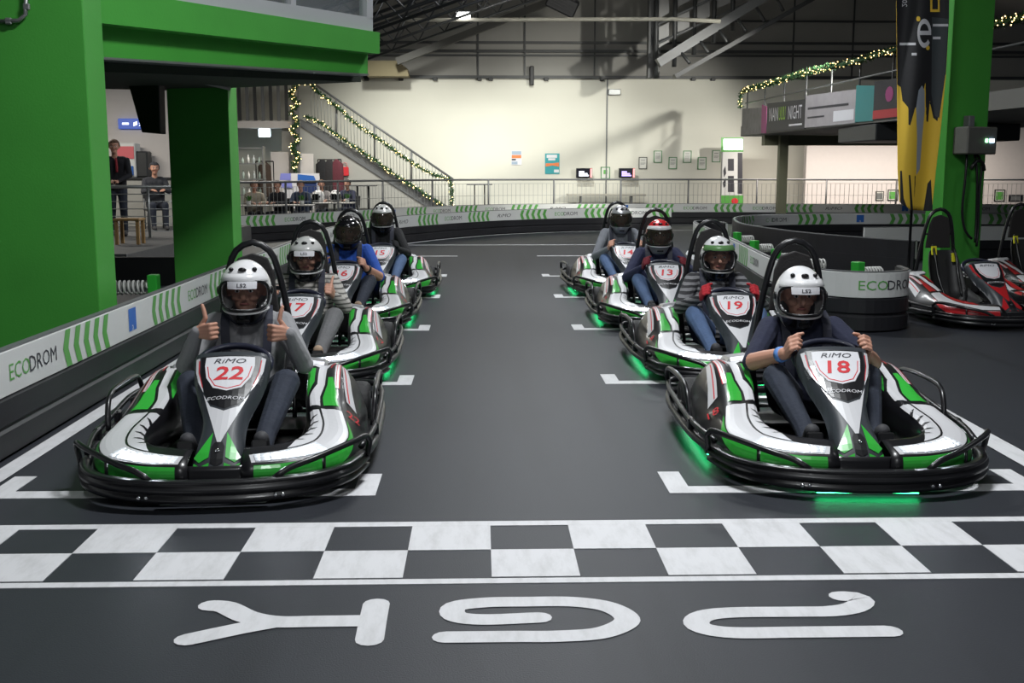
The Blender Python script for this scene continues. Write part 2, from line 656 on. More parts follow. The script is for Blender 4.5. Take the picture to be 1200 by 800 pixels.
# cream lower part and grey panel upper part, split so that each stands on its own
zs = at(600, 91, WY).z
wb = struct(MB().box((7.0, WY + 0.15, zs / 2), (34, 0.3, zs)).build('wall_back', M_WALL))
wu = struct(MB().box((7.0, WY + 0.16, zs + 4), (42, 0.28, 8)).build('wall_back_upper', M_ROOFPN))
# horizontal girts and vertical joints of the grey panels
for ypx, th, dp in ((90.5, 0.10, 0.12), (65, 0.06, 0.08), (60, 0.09, 0.1), (50, 0.08, 0.1), (24, 0.06, 0.08)):
    z = at(600, ypx, WY).z
    MB().box((7.0, WY - dp / 2, z), (42, dp, th)).build('girt', M_DKSTEEL, wu)
for xpx in (615, 697, 560, 1000, 930):
    p = at(xpx, 40, WY)
    MB().box((p.x, WY - 0.01, zs + 4), (0.05, 0.03, 8)).build('panel_joint', M_DKSTEEL, wu)
for xpx in (430, 470, 510, 562, 575, 640, 705, 812, 835):
    p = at(xpx, 93, WY)
    MB().box((p.x, WY - 0.08, p.z), (0.16, 0.16, 0.10), bev=0.02).build('bracket', M_DKSTEEL, wu)
# cream wall joint + conduit
p = at(711, 150, WY)
MB().box((p.x, WY - 0.015, zs / 2), (0.045, 0.03, zs)).build('conduit', M_GREYST, wb)
p = at(711, 108, WY)
MB().box((p.x + 0.25, WY - 0.06, p.z), (0.42, 0.12, 0.20), bev=0.02).build('junction_box', M_STEEL, wb)
p = at(623, 89, WY)
MB().box((p.x, WY - 0.1, p.z), (0.14, 0.2, 0.62), bev=0.02).build('wall_sensor', M_BLACKRUB, wb)
# right hall part: lower room behind the balcony, pale wall and pillar
wr = struct(MB().box((17.5, 37.0, 1.6), (13.5, 0.3, 3.2)).build('wall_right', M_WHITEPL))
# left side wall far away behind the café
wl = struct(MB().box((-14.0, 30, 4), (0.3, 30, 8)).build('wall_left', M_WALLGR))
wc = struct(MB().box((-12.0, 36.0, 2.2), (8.2, 0.25, 4.4)).build('wall_cafe', M_WALLGR))

# sloping roof skin: rises from the left eave to the ridge, falls to the right
rf = MB()
for (a, b) in (((-14, 4.6), (4.5, 9.6)), ((4.5, 9.6), (22, 5.6))):
    rf.prism([(a[0], -6, a[1]), (b[0], -6, b[1]), (b[0], -6, b[1] + 0.2), (a[0], -6, a[1] + 0.2)], (0, 44.6, 0))
struct(rf.build('ceiling', M_ROOFPN))


def bar(mb, a, b, r):
    mb.tube([a, b], r, 6)


# left roof trusses: two chords and zigzag webs, one every few metres
def truss(Y, xa, za, slope, L, lab, depth=0.5):
    t = empty('roof_truss', (xa, Y, za), 0, 'dark steel lattice roof truss, %s one counted from the glazed balcony parapet' % lab, 'truss', 'lattice roof trusses over the left side')
    top = MB(); bar(top, (0, 0, depth), (L, 0, slope * L + depth), 0.038); top.build('top_chord', M_DKSTEEL, t)
    lo = MB(); bar(lo, (0, 0, 0), (L, 0, slope * L), 0.034); lo.build('bottom_chord', M_DKSTEEL, t)
    n = int(L / 0.7)
    for i in range(n):
        x0, x1 = L * i / n, L * (i + 0.5) / n
        x2 = L * (i + 1) / n
        wbm = MB()
        bar(wbm, (x0, 0, slope * x0), (x1, 0, slope * x1 + depth), 0.018)
        bar(wbm, (x1, 0, slope * x1 + depth), (x2, 0, slope * x2), 0.018)
        wbm.build('web', M_DKSTEEL, t)


for Y, pt, lab in ((20, (445, 22), 'first'), (22.5, (445, 33), 'second'), (25, (440, 44), 'third'), (28, (440, 55), 'fourth'), (31.5, (440, 66), 'fifth')):
    p = at(*pt, Y)
    truss(Y, p.x - 1.0, p.z - 1.0 * 0.345, 0.345, 8.0, lab)
# broad rafter against the grey wall
p0, p1 = at(465, 72, 36.5), at(680, -12, 36.5)
mb = MB(); d = p1 - p0
ang = math.atan2(d.z, d.x)
mb.box((1.9 * math.cos(ang), 0, 1.9 * math.sin(ang)), (d.length + 3.8, 0.2, 0.22), rot=Euler((0, -ang, 0)))
o = mb.build('rafter', mat('rafter_steel', (0.06, 0.058, 0.052), .6)); o.location = (p0 + p1) / 2
tag(o, 'broad dark rafter rising along the grey upper wall', 'beam')
# yellowish boxed corner under the rafter, beside the green balcony
a = at(455, 80, 36.8)
o = MB().prism([at(430, 89, 37.0), at(479, 89, 37.0), at(477, 80, 37.0), at(465, 71, 37.0), at(430, 71, 37.0)], (0, 0.8, 0)).build('wall_bulkhead', mat('ochre_panel', (0.25, 0.21, 0.12), 0.7))
tag(o, 'ochre bulkhead panel in the corner beside the green balcony', 'panel')
# cream cable tray with the lamp on it
p0, p1 = at(500, 23.5, 30), at(791, 22.5, 30)
o = MB().tube([p0 + Vector((-1.5, 0, 0)), p0, p1, p1 + Vector((1.2, 0, -0.05))], 0.055, 10).build('cable_pipe', mat('cream_pipe', (0.27, 0.26, 0.22), 0.8))
tag(o, 'long cream pipe hanging level under the roof', 'pipe')
p = at(543, 19, 29.8)
lt = empty('pendant_lamp', p, 0, 'small glowing white lamp hanging by the cream pipe', 'lamp')
MB().box((0, 0, 0.02), (0.36, 0.2, 0.16), bev=0.03).build('diffuser', mat('lamp_white', (1, 1, 1), 0.4, emit=6), lt)
MB().tube([(0, 0, 0.1), (0, 0, 1.6)], 0.012, 6).build('cord', M_DKSTEEL, lt)
MB().box((0, 0, 0.11), (0.42, 0.24, 0.04), bev=0.01).build('housing', M_DKSTEEL, lt)
# dark fan heater hanging at the top
p = at(659, 4, 31.2)
t = empty('hanging_heater', p, 0, 'dark tilted heater box hanging under the roof', 'heater')
MB().box((0, 0, 0), (0.85, 0.5, 0.45), rot=Euler((R(15), R(25), 0)), bev=0.04).build('body', M_BLACKRUB, t)
for k in range(5):
    MB().box((-0.05 + 0.02 * k, -0.27 - 0.004 * k, -0.14 + 0.075 * k), (0.66, 0.02, 0.03), rot=Euler((R(15), R(25), 0))).build('louvre', M_BLACKRUB, t)
for s in (-0.3, 0.3):
    MB().tube([(s, 0, 0.1), (s, 0, 1.4)], 0.015, 6).build('hanger', M_DKSTEEL, t)

# right side steel clerestory with lit panes and the sloping catwalk girder
t = empty('clerestory_frame', (0, 0, 0), 0, 'dark steel clerestory frame with pale panes above a sloping girder', 'frame')
Yc = 34.0


def P(x, y, Y=Yc):
    return at(x, y, Y)


for xp in (768, 790, 813, 836, 858):
    m = MB(); bar(m, P(xp, max(0, 92 - (xp - 768) * 0.62)), P(xp + 2, -30), 0.07); m.build('post', M_DKSTEEL, t)
for ya, yb in ((52, 12), (30, -14)):
    m = MB(); bar(m, P(768, ya), P(880, yb - 10), 0.04); m.build('cross_bar', M_GREYST, t)
pane_m = mat('lit_pane', (0.24, 0.24, 0.24), 0.5)
for (x0, x1, y0, y1) in ((772, 784, 32, 58), (794, 808, 18, 44), (817, 832, 2, 28), (840, 856, -14, 12), (772, 784, 0, 24), (794, 808, -14, 10)):
    MB().prism([P(x0, y1 - 2, 34.1), P(x1, y1 - 9, 34.1), P(x1, y0 - 6, 34.1), P(x0, y0, 34.1)], (0, 0.03, 0)).build('pane', pane_m, t)
m = MB(); a, b = P(771, 74, 33.4), P(925, -22, 33.4)
d = b - a
m.box((a + b) / 2, (d.length, 0.35, 0.26), rot=Euler((0, -math.atan2(d.z, d.x), 0)))
m.build('girder', M_GREYST, t)
m = MB(); a, b = P(790, 90, 33.0), P(1000, -28, 33.0)
d = b - a
m.box((a + b) / 2, (d.length, 0.5, 0.12), rot=Euler((0, -math.atan2(d.z, d.x), 0)))
m.build('girder_flange', M_DKSTEEL, t)
for k in range(6):
    m = MB(); xx = 800 + k * 22
    bar(m, P(xx - 6, 56 - k * 13.7, 33.4), P(xx + 8, 84 - 10 - k * 12.3, 33.0), 0.05); m.build('strut', M_DKSTEEL, t)
m = MB(); m.box(P(766, 40, 34.3), (0.35, 0.3, 2.6)); m.build('corner_post', M_DKSTEEL, t)

# ------------------------------------------------------------------ green pillars and the balcony deck on the left
def wall_block(name, x0, x1, y0, y1, z0, z1, m=M_PILLAR):
    return MB().box(((x0 + x1) / 2, (y0 + y1) / 2, (z0 + z1) / 2), (x1 - x0, y1 - y0, z1 - z0)).build(name, m, bevel=0.008)


pl1 = struct(wall_block('wall_pier_front', -6.2, -2.95, 8.6, 9.02, 0, 5.2))
pl2 = struct(wall_block('wall_pier_rear', -3.66, -2.95, 13.33, 13.80, 0, at(240, 96, 13.4).z + 0.02))
# conduit on the front pier
a = [at(0, 25, 8.57), at(22, 24, 8.57), at(30, 17, 8.57), at(31, -12, 8.57)]
MB().tube(a, 0.016, 8).build('conduit', M_STEEL, pl1)
for q in (at(31, 8, 8.57), at(10, 24.7, 8.57)):
    MB().box(q, (0.05, 0.03, 0.05), bev=0.008).build('conduit_clip', M_STEEL, pl1)

# deck: fascia of three steps, soffit, steel edge; ends over the track
YA, YB = 9.02, 12.3
dk = empty('balcony_deck', (-2.9, YA, at(122, 68, YA).z), 0, 'green balcony deck jutting out over the barrier with glazed parapet', 'balcony')


EA, EB = at(118, 60, YA).to_2d(), at(445, 60, YB).to_2d()
ED = (EB - EA).normalized()
EN = Vector((-ED.y, ED.x))                     # inwards, away from the track


def on_edge(x, y, off=0.0):
    """point of the photograph on the vertical plane of the deck edge, set back by off"""
    d = _ray(x, y)
    q = EA + EN * off
    k = q.dot(EN) / d.to_2d().dot(EN)
    return Vector((0, 0, CAMH)) + d * k


def deckpart(name, la, ra, lb, rb, off, m, back=3.0):
    """face on the deck edge given by its photo corners (near low, far low, near high, far high), given thickness inwards"""
    vs = [on_edge(*la, off) - dk.location, on_edge(*ra, off) - dk.location, on_edge(*rb, off) - dk.location, on_edge(*lb, off) - dk.location]
    e = Vector((EN.x, EN.y, 0)) * back
    return MB().prism(vs, e).build(name, m, dk)


WF = mat('white_frame', (0.45, 0.46, 0.48), 0.4)
deckpart('upper_fascia', (118, 27), (445, 63), (118, -14), (445, 38), 0.0, M_PILLAR)
deckpart('fascia', (118, 67), (431, 87), (118, 20), (431, 56), 0.16, M_PILLAR)
deckpart('steel_edge', (118, 69.5), (432, 88.6), (118, 66.5), (432, 86.5), 0.14, M_STEEL)
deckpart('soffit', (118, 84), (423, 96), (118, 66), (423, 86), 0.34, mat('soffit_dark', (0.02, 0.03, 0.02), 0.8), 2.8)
deckpart('parapet_sill', (140, -6), (437, 37), (140, -28), (437, 21), 0.05, WF, 0.12)
for x0, x1 in ((232, 238), (341, 347)):
    deckpart('parapet_post', (x0, (x0 - 300) * .146), (x1, (x1 - 300) * .146), (x0, -70), (x1, -70), 0.06, WF, 0.08)
deckpart('parapet_post', (430, 22), (437, 23), (430, -70), (437, -70), 0.05, WF, 0.1)
deckpart('parapet_glass', (240, -9), (341, 6.5), (240, -70), (341, -66), 0.10, M_CLEAR, 0.02)
deckpart('parapet_glass', (347, 7), (430, 19), (347, -66), (430, -60), 0.10, M_CLEAR, 0.02)
MB_ = MB()
a, b = at(100, 62, 9.6) - dk.location, at(268, 103, 13.2) - dk.location
MB_.tube([a, b], 0.03, 6)
MB_.build('soffit_beam', M_GREYST, dk)

# right green pillar with its bright narrow flank
RP = empty('wall_pier_right', (6.08, 14.2, 0), R(24))
RP['kind'] = 'structure'
MB().box((0, 0, 2.7), (0.70, 0.28, 5.4)).build('pillar_body', M_PILLAR, RP, bevel=0.01)

# ================================================================== karts
def cr(p0, p1, p2, p3, t):
    return 0.5 * ((2 * p1) + (p2 - p0) * t + (2 * p0 - 5 * p1 + 4 * p2 - p3) * t * t + (3 * p1 - p0 - 3 * p2 + p3) * t ** 3)


def cr_at(pts, t):
    n = len(pts) - 1
    t = max(0.0, min(n - 1e-9, t))
    i = int(t)
    f = t - i
    p1, p2 = pts[i], pts[i + 1]
    p0 = pts[i - 1] if i > 0 else p1 * 2 - p2
    p3 = pts[i + 2] if i + 2 <= n else p2 * 2 - p1
    return cr(p0, p1, p2, p3, f)


# side pod: inner edge, outer edge, lower edge per station (right-hand side as seen from the front)
POD = [((.12, .27, .232), (.13, .115, .196), (.13, .10, .09)),
       ((.29, .31, .240), (.35, .145, .202), (.36, .13, .09)),
       ((.39, .42, .250), (.535, .26, .212), (.555, .25, .09)),
       ((.42, .60, .265), (.615, .46, .238), (.665, .46, .09)),
       ((.405, .80, .282), (.59, .71, .282), (.70, .71, .11)),
       ((.38, .98, .315), (.555, .93, .325), (.71, .92, .125)),
       ((.36, 1.16, .37), (.545, 1.13, .38), (.705, 1.13, .15)),
       ((.355, 1.36, .42), (.54, 1.36, .425), (.69, 1.38, .19)),
       ((.365, 1.56, .425), (.535, 1.60, .415), (.65, 1.64, .23))]


def pod_pt(u, v, sgn=1):
    cols = []
    for I, O, L in POD:
        I, O, L = Vector(I), Vector(O), Vector(L)
        D = Vector((I.x - .012, I.y + .01, .10))
        mid = (I + O) / 2 + Vector((0, 0, .014))
        low = (O + L) / 2 + (Vector((O.x - .2, -(1.0 - O.y) * 0.35 if O.y < .6 else 0, 0)).normalized() * .018)
        cols.append((D, I, mid, O, low, L))
    ks = [-1, 0, .5, 1, 1.5, 2]
    pts = [cr_at([c[k] for c in cols], u) for k in range(6)]
    # position in v through the six control curves
    v = max(-1, min(2, v))
    t = (v + 1) if v < 0 else 1 + v * 2
    p = cr_at(pts, t)
    return Vector((p.x * sgn, p.y, p.z))


def pod_off(u, v, sgn, off):
    e = 0.02
    a = pod_pt(min(u + e, 8), v, sgn) - pod_pt(max(u - e, 0), v, sgn)
    b = pod_pt(u, min(v + e, 2), sgn) - pod_pt(u, max(v - e, -1), sgn)
    n = a.cross(b)
    n.normalize()
    # outward: away from the pod's core
    core = pod_pt(u, 0.5, sgn) - Vector((0, 0, .12))
    p = pod_pt(u, v, sgn)
    if n.dot(p - core) < 0:
        n = -n
    return p + n * off


# nose fairing: centre line in (y, z), half width along it
NOSE_C = [Vector((0, .13, .15)), Vector((0, .20, .225)), Vector((0, .33, .315)), Vector((0, .46, .40)), Vector((0, .58, .485)), Vector((0, .68, .565)), Vector((0, .765, .645))]
NOSE_W = [.130, .122, .102, .108, .150, .182, .188]
_nl = [0.0]
for i in range(len(NOSE_C) - 1):
    _nl.append(_nl[-1] + (NOSE_C[i + 1] - NOSE_C[i]).length)
NL = _nl[-1]


def nose_pt(t, w, off=0.0):
    """t metres up the nose, w metres sideways"""
    t = max(0, min(NL, t))
    i = 0
    while i < len(_nl) - 2 and _nl[i + 1] < t:
        i += 1
    k = i + (t - _nl[i]) / (_nl[i + 1] - _nl[i])
    c = cr_at(NOSE_C, k)
    d = (cr_at(NOSE_C, min(k + .05, 6)) - cr_at(NOSE_C, max(k - .05, 0))).normalized()
    n = Vector((0, -d.z, d.y))                       # forward and up
    hw = cr_at([Vector((x, 0, 0)) for x in NOSE_W], k).x
    q = max(-1.25, min(1.25, w / hw))
    drop = 0.022 * q * q + 0.05 * max(0, abs(q) - .92) * 4
    nn = (n + Vector((0.5 * q, 0, 0))).normalized()
    return c + Vector((w if abs(q) < 1 else math.copysign(hw * (1 + (abs(q) - 1) * .3), w), 0, 0)) - n * drop + nn * off


def build_kart(livery):
    """livery: dict of materials"""
    G, W, BK, RD = livery['accent'], livery['white'], M_BLACKGL, M_REDPR
    t = empty('racing_kart')
    # --- chassis
    tray = MB().box((0, 1.0, .052), (.80, 1.55, .02), bev=.006)
    tray.build('floor_tray', M_BLACKTB, t)
    fr = MB()
    for s in (-1, 1):
        fr.tube(smooth_path([(s * .16, .22, .075), (s * .30, .45, .075), (s * .33, 1.0, .075), (s * .34, 1.9, .085)], .1), .016, 8)
    for y in (.3, .75, 1.3, 1.88):
        fr.tube([(-.34, y, .075), (.34, y, .075)], .014, 8)
    fr.build('frame', M_BLACKTB, t)
    # --- front bumper: thick ribbed moulding following the nose in plan
    plan = smooth_path([(-.70, .46, 0), (-.62, .22, 0), (-.46, .075, 0), (-.22, .01, 0), (0, 0, 0), (.22, .01, 0), (.46, .075, 0), (.62, .22, 0), (.70, .46, 0)], .05)
    prof = [(0.0, .035), (-.03, .043), (-.034, .068), (-.018, .076), (-.018, .086), (-.036, .094), (-.036, .118), (-.02, .126), (-.02, .134), (-.028, .142), (-.022, .152), (.02, .152), (.025, .04)]
    rings = []
    for i, p in enumerate(plan):
        a, b = plan[max(0, i - 1)], plan[min(len(plan) - 1, i + 1)]
        tt = (b - a).normalized()
        nn = Vector((-tt.y, tt.x, 0))                # points backwards (inwards)
        if nn.y < 0 and abs(nn.y) > .2:
            nn = -nn
        nn = Vector((-tt.y, tt.x, 0))
        lift = 0.040 * (abs(p.x) / .7) ** 2
        shr = 1 - .25 * (abs(p.x) / .7) ** 2
        rings.append([p + nn * o + Vector((0, 0, .035 + (z - .035) * shr + lift)) for o, z in prof])
    bmp = MB().loft(rings, closed=True).build('front_bumper', BK, t)
    for s in (-1, 1):
        for k in (0, 1):
            MB().ell((s * (.30 + k * .035), -.008, .075), (.011, .009, .011), 8, 6).build('bolt', M_CHROME, bmp)
    # end loops of the front bumper
    for s in (-1, 1):
        lp = MB().tube(smooth_path([(s * .29, .035, .145), (s * .36, .065, .185), (s * .48, .13, .215), (s * .66, .30, .252), (s * .72, .40, .255), (s * .735, .44, .225), (s * .72, .45, .13)], .03), .0155, 8)
        lp.tube([(s * .52, .155, .14), (s * .52, .165, .222)], .009, 8)
        lp.build('bumper_loop', BK, t)
        # side bumper: two rails, rear loop
        sb = MB()
        sb.tube(smooth_path([(s * .69, .44, .13), (s * .745, .75, .13), (s * .77, 1.2, .13), (s * .775, 1.7, .135), (s * .74, 2.0, .14)], .1), .024, 8)
        sb.tube(smooth_path([(s * .69, .46, .185), (s * .745, .78, .195), (s * .765, 1.2, .20), (s * .775, 1.72, .22), (s * .745, 2.0, .22)], .1), .016, 8)
        sb.tube(smooth_path([(s * .735, 1.05, .16), (s * .745, 1.10, .28), (s * .75, 1.20, .345), (s * .755, 1.45, .35), (s * .76, 1.75, .335), (s * .765, 1.93, .30), (s * .75, 2.0, .18)], .03), .016, 8)
        for y in (.9, 1.35, 1.75):
            sb.box((s * .755, y, .165), (.035, .07, .10), bev=.01)
        sb.build('side_bumper', BK, t)
    rb = MB().tube(smooth_path([(-.74, 2.0, .14), (-.6, 2.08, .14), (0, 2.10, .14), (.6, 2.08, .14), (.74, 2.0, .14)], .08), .028, 8)
    rb.tube(smooth_path([(-.74, 2.0, .22), (-.6, 2.08, .22), (0, 2.10, .22), (.6, 2.08, .22), (.74, 2.0, .22)], .08), .02, 8)
    rb.build('rear_bumper', BK, t)
    # --- lower front panel
    fp = MB()
    fp.grid(lambda u, v: Vector((u * .15, .105 - .01 * (1 - u * u) + v * .02, .09 + v * .10)), np.linspace(-1, 1, 9), np.linspace(0, 1, 5))
    fp.build('front_panel', BK, t, fix=False, solid=.01)
    # --- side pods with printed graphics
    us, vs = np.linspace(0, 8, 41), np.concatenate([np.linspace(-1, 0, 4), np.linspace(0, 2, 15)[1:]])
    for s in (-1, 1):
        pod = MB().grid(lambda u, v: pod_pt(u, v, s), us, vs).build('side_pod', BK, t, solid=.006)

        def pr(name, polys, m, off, sep=True):
            mb = MB()
            for poly in polys:
                decal(mb, poly, lambda u, v: pod_off(u, v, s, off), .2, .125)
                if sep:
                    mb.build(name, m, pod, fix=False)
                    mb = MB()
            if not sep:
                stuff(mb.build(name, m, pod, fix=False))
        # graphics in pod coordinates (u along, v across)
        white = [
            # headlight surround and outer fender blade
            [(.15, .62), (1.0, .52), (2.0, .50), (3.0, .40), (4.3, .36), (4.35, .98), (3.6, 1.02), (3.0, 1.05), (2.0, 1.02), (.9, 1.0), (.2, .98)],
            # claw-marked inner blade
            [(1.1, .46), (1.5, .20), (2.0, .06), (2.7, .0), (4.15, .02), (4.2, .30), (3.0, .35), (2.0, .45)],
            # rear pod: central white band bending outwards
            [(4.55, .06), (5.2, .10), (5.9, .34), (7.0, .36), (7.1, .60), (5.9, .56), (5.15, .40), (4.5, .36)],
            # claws at the rear of the pod
            [(7.15, .10), (7.9, .12), (7.3, .24), (7.95, .30), (7.3, .40), (7.95, .52), (7.3, .56), (7.9, .74), (7.2, .66), (7.0, .62), (7.02, .36)],
            [(5.7, .86), (7.8, .84), (7.85, .97), (5.8, 1.0)],
            # stripe running down the flank
            [(5.35, 1.20), (6.2, 1.12), (7.7, 1.03), (7.8, 1.20), (6.3, 1.34), (5.3, 1.48)],
        ]
        green = [
            [(5.3, .03), (6.9, .05), (6.9, .27), (6.0, .26), (5.45, .10)],
            [(4.55, .46), (5.1, .48), (5.85, .64), (6.35, .66), (6.35, .80), (5.5, .92), (4.6, .94)],
            [(3.0, 1.08), (3.7, 1.06), (3.95, 1.08), (3.6, 1.14), (3.1, 1.30), (2.2, 1.62), (.25, 1.70), (.25, 1.10), (1.8, 1.10)],
        ]
        red = [[(5.75, .985), (7.8, .965), (7.8, .985), (5.75, 1.01)], [(5.4, 1.255), (7.6, 1.075), (7.6, 1.10), (5.4, 1.285)], [(7.0, .70), (7.9, .78), (7.9, .81), (7.0, .73)], [(5.8, .90), (7.7, .885), (7.7, .90), (5.8, .915)]]
        dark = [[(a, -.03), (a + .24, -.03), (a + .62, .36 - .035 * a)] for a in (1.2, 1.7, 2.2, 2.7, 3.2)] + [[(1.6, .47), (2.0, .475), (3.0, .375), (4.2, .33), (4.2, .35), (3.0, .40), (2.0, .50), (1.6, .50)]]
        pr('white_graphic', white[:1] + white[2:], W, .0025)
        pr('blade_graphic', white[1:2], livery.get('dart', W), .0025)
        pr('accent_graphic', green, G, .0030)
        pr('red_pinstripe', red, RD, .0045, False)
        pr('black_pinstripe', dark, BK, .0045, False)
        if livery.get('led'):
            # headlight: lens with three LEDs
            hm = MB()
            decal(hm, [(.25, .66), (1.95, .58), (2.0, .97), (.3, .95)], lambda u, v: pod_off(u, v, s, .005), .2, .125)
            hl = hm.build('headlight', M_LEDLENS, t, fix=False, solid=.004)
            for u in (.75, 1.15, 1.55):
                c = pod_off(u, .80, s, .012)
                MB().ell(c, (.022, .018, .011), 10, 6).build('led', M_LED, hl)
    # --- nose fairing
    ns = MB().grid(lambda a, b: nose_pt(a, b * .235), np.linspace(0, NL, 26), np.linspace(-1, 1, 19))
    nose = ns.build('nose_fairing', M_CHAR, t, solid=.006)

    def npr(name, polys, m, off, sep=True):
        mb = MB()
        for poly in polys:
            decal(mb, poly, lambda a, b: nose_pt(b, a, off), .03, .04)
            if sep:
                mb.build(name, m, nose, fix=False)
                mb = MB()
        if not sep:
            stuff(mb.build(name, m, nose, fix=False))
    mir = lambda P: [(-x, y) for x, y in P][::-1]
    npr('black_surround', [[(-.152, .78), (-.146, .67), (-.116, .545), (-.072, .455), (0, .415), (.072, .455), (.116, .545), (.146, .67), (.152, .78)]], BK, .002)
    sh = [(-.126, .772), (-.128, .715), (-.113, .635), (-.072, .565), (0, .538), (.072, .565), (.113, .635), (.128, .715), (.126, .772)]
    npr('number_plate', [sh], M_WHITEPR, .0045)
    # red inner outline of the shield, as a closed thin band
    inn = [(x * .86, .545 + (y - .545) * .86 + .018) for x, y in sh[1:-1]]
    ou = [(x * .90, .545 + (y - .545) * .90 + .013) for x, y in sh[1:-1]]
    npr('plate_outline', [[ou[i], ou[i + 1], inn[i + 1], inn[i]] for i in range(len(ou) - 1)], RD, .0055, False)
    dart = [(-.116, .525), (-.072, .437), (0, .397), (.072, .437), (.116, .525), (.036, .27), (.006, .175), (-.006, .175), (-.036, .27)]
    edge = [(.160, .775), (.154, .68), (.124, .565), (.118, .54), (.156, .62), (.174, .69), (.182, .775)]
    npr('white_dart', [dart], livery.get('dart', W), .003)
    npr('nose_edge', [edge, mir(edge)], livery.get('dart', W), .003)
    tri = [(.034, .25), (.040, .09), (.085, .065), (.112, .095), (.075, .17)]
    foot = [(.036, .060), (.036, .015), (.088, .0), (.114, .02), (.110, .065), (.080, .040)]
    npr('accent_dart', [tri, mir(tri), foot, mir(foot)], G, .003)
    npr('black_keel', [[(-.032, .155), (-.03, .06), (0, .04), (.03, .06), (.032, .155), (.018, .185), (-.018, .185)]], BK, .0035)
    strip = [(.158, .755), (.153, .68), (.124, .575), (.128, .575), (.157, .68), (.163, .755)]
    npr('red_edge', [strip, mir(strip)], RD, .0045)
    em = nose_pt(.125, 0, .006)
    MB().ell(em, (.012, .008, .012), 10, 6).build('emblem_stud', M_CHROME, nose)
    # --- steering wheel and column
    sw = MB()
    c = Vector((0, .845, .562)); ax = Vector((0, -.62, .78)).normalized()
    e1 = Vector((1, 0, 0)); e2 = ax.cross(e1)
    pts = []
    for k in range(28):
        a = 2 * math.pi * k / 28
        pts.append(c + e1 * .195 * math.cos(a) + e2 * (.135 * math.sin(a) * (1 if math.sin(a) * e2.z > 0 else .9)))
    sw.tube(pts, .020, 8, closed=True)
    for a in (.2, math.pi - .2, math.pi * 1.5):
        sw.tube([c, c + e1 * .19 * math.cos(a) + e2 * .13 * math.sin(a)], .012, 6)
    sw.build('steering_wheel', mat('wheel_grip', (0.012, 0.014, 0.03), 0.35, coat=.3), t)
    MB().tube([c, (0, .55, .28), (0, .42, .12)], .012, 8).build('steering_column', M_STEEL, t)
    # --- pedals and foot rest
    for s in (-1, 1):
        pd = MB().box((s * .185, .36, .20), (.085, .02, .11), rot=Euler((R(-20), 0, 0)), bev=.008)
        pd.tube([(s * .185, .37, .15), (s * .185, .42, .07)], .01, 6)
        pd.build('pedal', M_BLACKTB, t)
    MB().tube([(-.29, .335, .205), (-.14, .335, .205)], .009, 6).tube([(.14, .335, .205), (.29, .335, .205)], .009, 6).build('foot_rest', M_STEEL, t)
    # --- seat
    st = MB()
    rows = [(1.02, .16, .17, .03), (1.10, .125, .19, .09), (1.25, .11, .20, .13), (1.42, .13, .205, .16), (1.54, .22, .205, .15), (1.60, .36, .20, .11), (1.65, .52, .19, .08), (1.69, .66, .16, .05), (1.70, .70, .12, .02)]

    def seat_pt(a, b):
        r_ = [cr_at([Vector((q[0], q[1], 0)) for q in rows], a), cr_at([Vector((q[2], q[3], 0)) for q in rows], a)]
        y, z, hw, sh_ = r_[0].x, r_[0].y, r_[1].x, r_[1].y
        k = abs(b)
        back = min(1, max(0, (a - 3) / 2))
        rise = sh_ * k ** 4
        return Vector((b * hw, y - rise * back, z + rise * (1 - back)))
    st.grid(seat_pt, np.linspace(0, 8, 25), np.linspace(-1, 1, 15))
    st.build('seat', mat('seat_black', (0.012, 0.012, 0.013), 0.5), t, fix=False, solid=.012)
    # --- roll bar with headrest
    arch = smooth_path([(-.25, 1.80, .10), (-.238, 1.80, .40), (-.195, 1.78, .75), (-.148, 1.76, 1.0), (-.10, 1.755, 1.115), (0, 1.75, 1.165), (.10, 1.755, 1.115), (.148, 1.76, 1.0), (.195, 1.78, .75), (.238, 1.80, .40), (.25, 1.80, .10)], .05)
    rbm = MB().tube(arch, .021, 10)
    rbm.tube([(-.17, 1.77, .88), (.17, 1.77, .88)], .014, 8)
    for s in (-1, 1):
        rbm.tube([(s * .235, 1.80, .42), (s * .25, 1.5, .12)], .014, 8)
    rbm.build('roll_bar', BK, t)
    hr = MB()
    hr.prism([(-.15, 1.745, .72), (.15, 1.745, .72), (.125, 1.735, .98), (.09, 1.73, 1.07), (0, 1.73, 1.10), (-.09, 1.73, 1.07), (-.125, 1.735, .98)], (0, .03, 0))
    hr.build('headrest', mat('headrest_pad', (0.02, 0.018, 0.018), 0.7, bump=.2, scale=60), t, bevel=.008)
    # --- battery boxes beside the seat
    for s in (-1, 1):
        bx = MB().box((s * .37, 1.62, .30), (.20, .42, .26), rot=Euler((R(-4), R(s * 6), 0)), bev=.05)
        b_ = bx.build('battery_box', M_BLACKTB, t)
        cv = MB().box((s * .375, 1.58, .435), (.17, .30, .05), rot=Euler((R(-6), R(s * 8), 0)), bev=.022)
        cv.build('battery_cover', M_SILVER if livery.get('led') else M_BODYWH, b_)
        MB().box((s * .40, 1.47, .462), (.06, .035, .006), rot=Euler((R(-6), R(s * 8), 0))).build('warning_sticker', M_REDPR, b_)
    # --- wheels
    tire = mat('tyre_rubber', (0.015, 0.015, 0.016), .7, bump=.2, scale=40)
